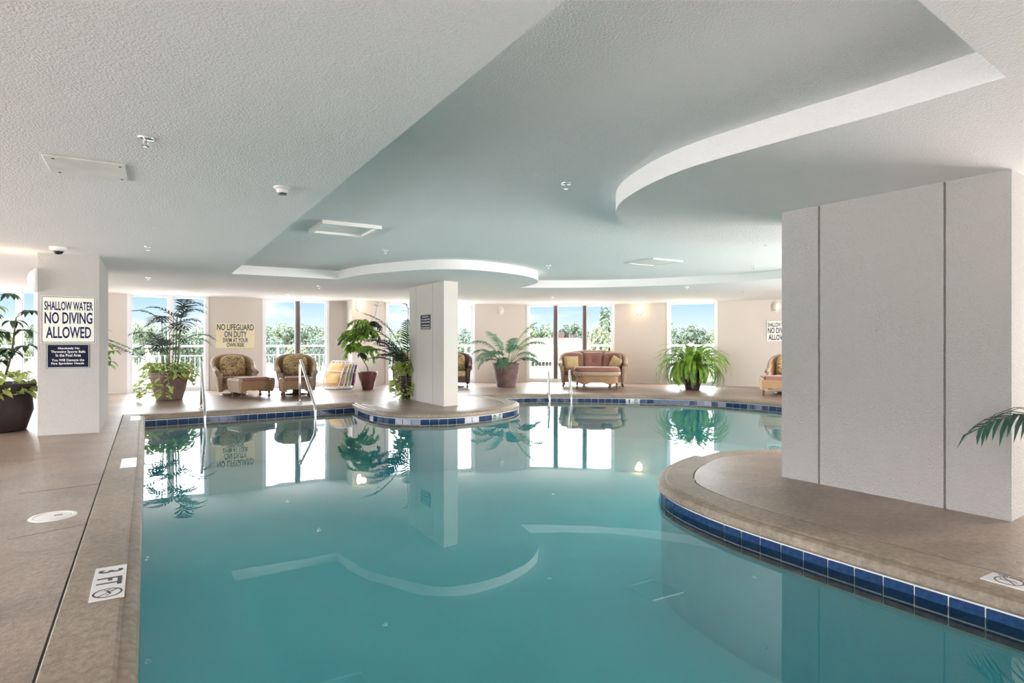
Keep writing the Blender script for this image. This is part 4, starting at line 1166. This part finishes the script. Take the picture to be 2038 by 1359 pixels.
frond(root, 'palmdark', Vector((0.05, 0.02, 0.9)), 0.0, 1.15, 0.95, 2.3, 13, 0.24, 0.026, 0.5, 0.2, rng)
frond(root, 'palmdark', Vector((-0.1, -0.02, 0.62)), PI - 0.15, 0.62, 1.15, 0.25, 11, 0.20, 0.045, 0.5, 0.5, rng)
frond(root, 'palmlime', Vector((-0.1, -0.06, 0.62)), PI + 0.1, 0.75, 1.25, 0.5, 11, 0.24, 0.05, 0.55, 0.4, rng)
for k in range(22):
    a_ = 2 * PI * k / 22
    left = math.cos(a_ - 3.6) > 0.55
    vine(root, Vector((0.27 * math.cos(a_), 0.27 * math.sin(a_), 0.58)), a_, 0.30 if left else 0.20, 0.52 if left else rng.uniform(0.05, 0.26), 0.13, 13 if left else 9, rng, 0.2)
for k in range(9):
    a_ = rng.uniform(0, 2 * PI)
    vine(root, Vector((0.1 * math.cos(a_), 0.1 * math.sin(a_), 0.58)), a_, 0.2, -0.05, 0.13, 8, rng, 0.22)
# 4. weeping fig in the maroon pot at the pillar
pp = ray(732, 15.75)
root = thing('weeping_fig', 'bushy green fig in a glazed maroon pot before the beige pillar', 'plant', (pp.x, pp.y, 0))
pot(root, 0.245, 0.46, 'pot_red', False, 0.60)
trunk = [Vector((0.02, 0, 0.42)), Vector((-0.02, 0, 0.6)), Vector((-0.14, 0.05, 0.82)), Vector((-0.24, 0.1, 1.0)), Vector((-0.22, 0.1, 1.3)), Vector((-0.12, 0.05, 1.55)), Vector((0.05, 0, 1.75))]
b = B(); b.tube(trunk, [0.014, 0.013, 0.013, 0.012, 0.01, 0.007, 0.004], 7); b.build('trunk', M['stem'], root, True)
rng = random.Random(21)
for k in range(40):
    t = rng.uniform(0.42, 1.0); f = t * 6; i = min(5, int(f)); p = trunk[i].lerp(trunk[i + 1], f - i)
    az = rng.choice([PI, 0.0, PI, 0.0, -1.6, 1.6, PI * 0.85, 0.2]) + rng.uniform(-0.7, 0.7); az += -0.45
    ln = rng.uniform(0.30, 0.62); path = frond_path(p, az, rng.uniform(0.2, 0.9), ln, rng.uniform(1.6, 2.8), 8)
    b = B(); b.tube(path, 0.0035, 5)
    for j in range(36):
        f = (0.1 + 0.9 * (j + rng.random()) / 36) * 8; i = min(7, int(f)); q_ = path[i].lerp(path[i + 1], f - i)
        a2 = az + rng.uniform(-1.5, 1.5)
        blade(b, q_, Vector((math.cos(a2) * 0.6, math.sin(a2) * 0.6, -rng.uniform(0.2, 0.9))), Vector((0, 0, 1)), rng.uniform(0.10, 0.17), 0.05, 0.5, 3)
    b.build('branch', M['ficus' if rng.random() < 0.85 else 'palmdark'], root)
b = B(); tw = [Vector((0.05, 0, 1.72)), Vector((0.2, 0, 1.95)), Vector((0.25, 0.0, 2.18)), Vector((0.28, 0, 2.28))]; b.tube(tw, 0.004, 5)
for p_, a2 in [(tw[2], PI), (tw[2], 0.2), (tw[3], 2.6), (tw[3], 0.6), (tw[3], -0.6), (tw[2], 2.2)]:
    blade(b, p_, Vector((math.cos(a2), -0.3, 0.3)), Vector((0, 0, 1)), 0.16, 0.035, 0.3, 3)
b.build('branch', M['palmdark'], root)
# 5. palm and pothos behind the slim column
pp = ray(812, 13.15)
root = thing('trailing_pothos_pot', 'potted palm with yellow green trailing pothos half hidden behind the slim column', 'plant', (pp.x, pp.y, 0))
pot(root, 0.22, 0.50, 'pot_dark', False, 0.62)
rng = random.Random(33)
for k in range(18):
    a_ = 2 * PI * k / 18
    vine(root, Vector((0.15 * math.cos(a_), 0.15 * math.sin(a_), 0.5)), a_, rng.uniform(0.12, 0.26), rng.uniform(0.2, 0.62), 0.12, 14, rng, 0.3)
for k in range(10):
    a_ = rng.uniform(0, 2 * PI)
    vine(root, Vector((0.08 * math.cos(a_), 0.08 * math.sin(a_), 0.55)), a_, 0.2, -0.15, 0.13, 9, rng, 0.3)
for (az, el, ln, dr, z0) in [(2.7, 1.25, 1.25, 1.5, 0.5), (3.1, 1.1, 1.15, 1.6, 0.5), (2.3, 1.2, 1.05, 1.3, 0.5), (3.6, 1.0, 1.0, 1.4, 0.5), (2.9, 1.35, 1.55, 1.6, 0.5), (-2.3, 1.1, 1.0, 1.6, 0.5), (3.4, 1.3, 1.4, 1.9, 0.5), (0.4, 1.3, 1.3, 1.2, 0.5), (1.2, 1.35, 1.5, 1.0, 0.5), (2.6, 1.42, 1.72, 1.3, 0.5), (-2.8, 1.3, 1.2, 1.7, 0.5), (3.0, 0.9, 0.9, 1.2, 0.5)]:
    frond(root, 'palmdark', Vector((0, 0, z0)), az, el, ln, dr, 15, 0.26, 0.036, 0.35, 0.4, rng)
b = B(); b.tube([(0.0, 0.02, 0.5), (-0.02, 0.0, 1.3), (0.0, -0.02, 1.95), (-0.05, -0.02, 2.05)], 0.006, 5)
for a2, z_ in ((2.8, 2.05), (3.5, 2.03), (2.2, 1.9), (0.3, 1.95)): blade(b, Vector((-0.02, -0.02, z_)), Vector((math.cos(a2), math.sin(a2), 0.4)), Vector((0, 0, 1)), 0.16, 0.05, 0.5, 3)
b.build('shoot', M['palmdark'], root)
# 6. blue-green palm in the wide planter
pp = ray(1008, 16.75)
root = thing('potted_palm', 'blue green palm in a wide purple brown planter left of the glass door', 'plant', (pp.x, pp.y, 0), -0.6)
pot(root, 0.385, 0.66, 'pot', True, 0.70)
rng = random.Random(8)
for (x0, az, el, ln, dr, m_) in [(-0.1, 2.9, 1.25, 1.25, 1.9, 'palmgreen'), (-0.12, 3.3, 1.05, 1.0, 1.9, 'palmgreen'), (-0.1, 2.6, 0.85, 0.85, 1.9, 'palmgreen'), (-0.05, 3.6, 0.7, 0.85, 2.2, 'palmgreen'), (0.0, -2.0, 1.1, 0.95, 2.2, 'palmgreen'), (-0.08, -1.5, 0.9, 0.75, 2.6, 'palmgreen'),
                                (-0.05, 2.4, 1.4, 1.15, 1.2, 'palmgreen'), (0.1, 0.2, 1.25, 1.25, 1.3, 'palmlime'), (0.12, -0.2, 1.15, 1.25, 1.7, 'palmlime'), (0.1, 0.5, 0.95, 0.95, 1.9, 'palmgreen'), (0.14, -0.5, 0.75, 0.85, 1.9, 'palmgreen'), (0.1, 0.0, 1.38, 1.4, 1.0, 'palmlime'), (0.05, 1.4, 1.3, 1.1, 1.4, 'palmgreen'), (0.02, -1.2, 1.25, 1.05, 2.0, 'palmgreen'), (-0.1, -2.6, 1.0, 0.95, 2.3, 'palmgreen'), (0.12, 0.1, 0.6, 0.9, 1.6, 'palmdark')]:
    frond(root, m_, Vector((x0, rng.uniform(-.08, .08), 0.60)), az + rng.uniform(-.15, .15), el, ln, dr, 19, 0.29, 0.036, 0.33, 0.7, rng)
# 7. fern
pp = ray(1378, 15.75)
root = thing('boston_fern', 'large bright green fern spilling to the floor before the single pane window', 'plant', (pp.x, pp.y, 0))
pot(root, 0.26, 0.55, 'pot_dark', False, 0.7)
rng = random.Random(15)
for k in range(150):
    az = rng.uniform(0, 2 * PI); el = rng.uniform(0.3, 1.5)
    ln = rng.uniform(0.85, 1.22); dr = rng.uniform(1.9, 3.3) + (0.7 if el < 0.6 else 0)
    frond(root, 'fern' if rng.random() < 0.8 else 'palmlime', Vector((0.08 * math.cos(az), 0.08 * math.sin(az), 0.56)), az, el, ln, dr, 30, 0.075, 0.019, 0.08, 0.25, rng)
for k in range(80):
    az = rng.uniform(0, 2 * PI); el = rng.uniform(0.1, 0.9)
    frond(root, 'fern' if rng.random() < 0.85 else 'palmlime', Vector((0.14 * math.cos(az), 0.14 * math.sin(az), 0.54)), az, el, rng.uniform(0.5, 0.85), rng.uniform(2.8, 4.2), 24, 0.07, 0.020, 0.08, 0.25, rng)
# 8. palm at the right edge beside the wide column
root = thing('edge_palm', 'dark green palm reaching in from the right beside the wide column', 'plant', (5.45, 1.12, 0))
pot(root, 0.20, 0.40, 'pot', True)
rng = random.Random(4)
frond(root, 'palmdeep', Vector((0, 0, 0.38)), 2.386, 0.85, 1.15, 1.7, 17, 0.36, 0.032, 0.30, 1.1, rng)
for az, el, ln in [(-0.3, 1.2, 0.9), (-1.2, 1.0, 0.9), (-0.8, 1.1, 0.85), (-1.9, 1.0, 0.7), (3.6, 1.38, 0.8), (-2.6, 0.9, 0.8)]:
    frond(root, 'palmdeep', Vector((0, 0, 0.38)), az, el, ln, 1.8, 11, 0.24, 0.03, 0.35, 0.6, rng)
# ------------------------------------------------------------------ balcony railing, one per straight run
M['railwhite'] = mat('white_railing_paint', (0.30, 0.31, 0.315), 0.45, var=0.02)
M['railshade'] = mat('shaded_railing_paint', (0.12, 0.125, 0.135), 0.5, var=0.03)  # darker copy of the railing paint, shade put into the colour
bal_b = B(); bal_b.box(0, 0, 0.47, 0.022, 0.022, 0.80)
_o = bal_b.build('baluster', M['railwhite']); bal_me = _o.data; bpy.data.objects.remove(_o)
def railing(label, a, c, rail_z=1.12, mt='railwhite'):
    bm_ = bal_me.copy(); bm_.materials.clear(); bm_.materials.append(M[mt])
    a = Vector((a[0], a[1], 0)); c = Vector((c[0], c[1], 0)); d = c - a; w = d.length
    root = thing('balcony_railing', label, 'railing', a - Vector((0, 0, 0.06)), math.atan2(d.y, d.x))
    for z, hh, nm in ((rail_z + 0.06, 0.07, 'top_rail'), (0.90, 0.04, 'middle_rail'), (0.09, 0.04, 'bottom_rail')):
        b = B(); b.rbox(w / 2, 0, z, w, 0.06 if nm == 'top_rail' else 0.04, hh, r=0.008, seg=1); b.build(nm, M[mt], root)
    n_ = max(1, round(w / 1.6))
    for k in range(n_ + 1):
        b = B(); b.box(w * k / n_, 0, (rail_z + 0.06) / 2, 0.07, 0.07, rail_z + 0.06); b.build('post', M[mt], root)
    nb = int(w / 0.125)
    for k in range(1, nb):
        x = w * k / nb
        o = bpy.data.objects.new('baluster', bm_); COL.objects.link(o); o.parent = root; o.location = (x, 0, 0)
railing('white railing in shaded grey along the balcony behind the two left glass panes', (-6.0, 19.6), (6.6, 19.7), 1.12, 'railshade')
railing('white railing outside the window hidden by the slim column', (6.6, 19.7), (11.2, 18.9))
railing('white railing outside the wide glass door behind the sofa', (11.2, 18.9), (15.4, 16.2))
railing('white railing outside the single pane window behind the fern', (15.4, 16.2), (17.6, 12.6))

# ------------------------------------------------------------------ trees and houses beyond the railing
M['bark'] = mat('grey_brown_bark', (0.20, 0.15, 0.11), 0.9, var=0.3)
CROWN = {}
def leafcloud(seed, blobs, n, leaf, stretch=(1, 1, 1)):
    """Crown of loose leaf clumps: leaf cards scattered over the shells of several blobs."""
    rng = random.Random(seed); b = B()
    for k in range(n):
        bx, by, bz, r = rng.choice(blobs)
        v = Vector((rng.gauss(0, 1), rng.gauss(0, 1), rng.gauss(0, 1))).normalized()
        p = Vector((bx, by, bz)) + v * r * rng.uniform(0.72, 1.04) * (0.9 + 0.2 * math.sin(5 * v.x + 3 * v.z))
        n_ = (v + Vector((rng.uniform(-.7, .7), rng.uniform(-.7, .7), rng.uniform(-.2, .9)))).normalized()
        t = n_.orthogonal().normalized(); t = (Matrix.Rotation(rng.uniform(0, 6.28), 3, n_) @ t); s_ = n_.cross(t)
        q_ = leaf * rng.uniform(0.6, 1.3)
        b.quad([p - t * q_, p - s_ * q_ * 0.55, p + t * q_, p + s_ * q_ * 0.55])
    bm = b.bm
    me = bpy.data.meshes.new('crown'); bm.to_mesh(me); bm.free(); return me
def blobs(seed, n, flat=0.75, top=1.0):
    rng = random.Random(seed); out_ = [(0, 0, 0.62, 0.30)]
    for k in range(n):
        a_ = rng.uniform(0, 6.28); r = rng.uniform(0.12, 0.36)
        out_.append((r * math.cos(a_), r * math.sin(a_), rng.uniform(0.36, 0.86) * top, rng.uniform(0.13, 0.24)))
    return out_
TM = [leaf_mat('tree_leaf_mid_green', (0.095, 0.125, 0.065), (0.036, 0.054, 0.034), 0.7, 0.35, 0.2), leaf_mat('tree_leaf_dark_green', (0.066, 0.092, 0.055), (0.03, 0.045, 0.03), 0.7, 0.3, 0.2),
      leaf_mat('tree_leaf_olive', (0.125, 0.14, 0.068), (0.055, 0.07, 0.036), 0.7, 0.35, 0.2), leaf_mat('tree_leaf_blue_green', (0.076, 0.10, 0.076), (0.037, 0.052, 0.045), 0.7, 0.3, 0.2)]  # leaf greens muted, distance haze put into the colour
for i in range(4):
    CROWN[i] = leafcloud(100 + i, blobs(i, 12 + i), 2600, 0.036); CROWN[i].materials.append(TM[i])
pine = leafcloud(140, [(0, 0, 0.95, 0.12), (0.12, 0, 0.86, 0.12), (-0.13, 0.05, 0.84, 0.11), (0.02, 0.1, 0.76, 0.12), (0.1, -0.08, 0.70, 0.09), (-0.08, -0.06, 0.66, 0.08)], 1500, 0.03)
pine.materials.append(TM[1]); CROWN['pine'] = pine
shrub = leafcloud(150, [(0, 0, 0.3, 0.32), (0.3, 0.1, 0.25, 0.26), (-0.32, -0.05, 0.24, 0.27), (0.1, -0.2, 0.5, 0.22)], 1500, 0.05); shrub.materials.append(TM[2]); CROWN['shrub'] = shrub
tr = B(); tr.tube([(0, 0, -0.02), (0.01, 0, 0.25), (-0.01, 0.01, 0.5), (0.0, 0, 0.62)], [0.028, 0.022, 0.016, 0.006], 8)
for a_, z_ in ((0.5, 0.34), (2.4, 0.4), (4.4, 0.45)):
    tr.tube([(0, 0, z_), (0.1 * math.cos(a_), 0.1 * math.sin(a_), z_ + 0.12), (0.2 * math.cos(a_), 0.2 * math.sin(a_), z_ + 0.26)], [0.012, 0.009, 0.004], 6)
_o = tr.build('trunk', M['bark']); trunk_me = _o.data; bpy.data.objects.remove(_o)
tr = B(); tr.tube([(0, 0, -0.02), (0.008, 0, 0.4), (-0.006, 0.0, 0.7), (0.0, 0, 0.95)], [0.018, 0.014, 0.010, 0.004], 8)
_o = tr.build('trunk', M['bark']); pine_me = _o.data; bpy.data.objects.remove(_o)
GZ = -4.4
def tree(label, u, D, hgt, wid, kind, group=None, cat='tree'):
    p_ = ray(u, D)
    root = thing('pine_tree' if kind == 'pine' else ('shrub' if kind == 'shrub' else 'leafy_tree'), label, cat, (p_.x, p_.y, GZ), rngT.uniform(0, 6.28), group)
    root.scale = (wid, wid, hgt)
    c = bpy.data.objects.new('crown', CROWN[kind]); COL.objects.link(c); c.parent = root; c['kind'] = 'stuff'
    if kind != 'shrub':
        t_ = bpy.data.objects.new('trunk', pine_me if kind == 'pine' else trunk_me); COL.objects.link(t_); t_.parent = root
    return root
rngT = random.Random(77)
def topz(v, D): return H - (v - 682) * D / 1200 - GZ
VIEW = [(-80, 78, 'the far left window'), (253, 415, 'the palm planter door'), (522, 655, 'the armchair window'), (767, 945, 'the slim column window'), (1048, 1223, 'the wide glass door'), (1327, 1428, 'the fern window')]
ORD = ['first', 'second', 'third', 'fourth', 'fifth', 'sixth', 'seventh', 'eighth', 'ninth', 'tenth', 'eleventh', 'twelfth', 'thirteenth']
COLOUR = ['mid green', 'dark green', 'olive', 'blue green']
count = {}
def row_label(what, u, row):
    """A label that tells which of a row of trees this is, by the pane it shows in."""
    for a, c, w in VIEW:
        if a <= u <= c:
            k = count[(row, w)] = count.get((row, w), -1) + 1
            return '%s, %s from left in %s' % (what, ORD[min(k, 12)], w)
    return what + ', behind a beige wall'
u = -60
while u < 1460:
    D = rngT.uniform(120, 165); k = rngT.randrange(4)
    v = rngT.uniform(640, 662)
    if u < 80: v = rngT.uniform(648, 664)
    if 380 < u < 440: v = 648
    if 960 < u < 1250: v += 4
    w_ = rngT.uniform(42, 66) * D / 1200
    tree(row_label(COLOUR[k] + ' tree in the distant line', u, 'far'), u, D, topz(v, D), w_, k, 'distant tree line beyond the marsh')
    u += rngT.uniform(15, 24)
u = -40
while u < 1460:
    D = rngT.uniform(90, 112); k = rngT.choice([0, 1, 2, 3])
    if all(u < a - 60 or u > c + 60 for a, c, w in VIEW): u += 30; continue
    v = rngT.uniform(664, 680)
    tree(row_label(COLOUR[k] + ' lower tree before the distant line', u, 'near'), u, D, topz(v, D), rngT.uniform(36, 60) * D / 1200, k, 'lower trees at the marsh edge')
    u += rngT.uniform(32, 60)
for u_, v_, D in [(70, 645, 100), (578, 654, 140), (612, 652, 135), (1128, 650, 118), (1145, 645, 115), (1375, 652, 120), (1395, 657, 120)]:
    tree(row_label('tall pine above the distant line', u_, 'pine'), u_, D, topz(v_, D), 46 * D / 1200 * 1.6, 'pine', 'tall pines above the tree line')
tree('big olive tree filling the right pane of the wide glass door', 1196, 55, topz(630, 55), 66 * 55 / 1200 * 1.25, 2)
tree('dark leaning pine crown beside the big olive tree', 1204, 60, topz(622, 60), 60 * 60 / 1200 * 1.6, 'pine')
tree('dark rounded tree seen through the glass door with the palm planter', 382, 70, topz(655, 70), 84 * 70 / 1200, 1)
tree('bushy tree at the right edge of the glass door by the palm planter', 412, 78, topz(657, 78), 50 * 78 / 1200, 0)
tree('dark tree low in the right half of the dark mullioned window', 634, 92, topz(664, 92), 40 * 92 / 1200, 3)
rngT = random.Random(5)
u = -30
while u < 1440:
    D = rngT.uniform(40, 62)
    if all(u < a - 45 or u > c + 45 for a, c, w in VIEW): u += 30; continue
    tree(row_label('low marsh shrub beyond the railing', u, 'shrub'), u, D, rngT.uniform(1.6, 3.2), rngT.uniform(2.4, 4.2), 'shrub', 'marsh shrubs beyond the railing', 'shrub')
    u += rngT.uniform(26, 60)
# red-roofed houses
M['roofred'] = mat('red_brown_shingles', (0.034, 0.015, 0.013), 0.8, var=0.2, scale=2)
M['housewall'] = mat('pale_house_siding', (0.085, 0.076, 0.068), 0.8, var=0.05)
def house(label, u_, D, w, d, eave, ridge, rz):
    p_ = ray(u_, D)
    root = thing('house', label, 'house', (p_.x, p_.y, GZ), rz, 'red roofed houses across the marsh')
    b = B(); b.box(0, 0, eave / 2, w, d, eave); b.build('walls', M['housewall'], root)
    b = B(); o_ = 0.5
    b.prism([(-d / 2 - o_, eave - 0.2), (d / 2 + o_, eave - 0.2), (0, ridge)], -w / 2 - o_, w / 2 + o_, Matrix(((0, 0, 1, 0), (1, 0, 0, 0), (0, 1, 0, 0), (0, 0, 0, 1)))); b.build('roof', M['roofred'], root)
    b = B(); b.prism([(-1.6, eave - 0.1), (1.6, eave - 0.1), (0, ridge - 0.3)], -d / 2 - 1.2, 0, RX(PI / 2) @ Matrix.Diagonal((1, 1, -1, 1))); b.build('gable', M['housewall'], root)
    for k in range(3):
        b = B(); b.box((k - 1) * w * 0.3, -d / 2 - 0.03, eave * 0.62, 1.0, 0.08, 1.3); b.build('house_window', M['black'], root)
    b = B(); b.box(w * 0.3, 0.5, ridge, 0.8, 0.8, 1.4); b.build('chimney', M['roofred'], root)
house('red roofed house seen in the left pane of the glass door', 1070, 70, 9, 7, 3.6, 6.2, -0.5)
house('red roofed house beside the dark door mullion', 1106, 100, 9, 7, 3.6, 6.3, -0.5)
house('red roofed house seen in the middle pane of the glass door', 1148, 84, 8, 6, 3.8, 6.0, -0.6)
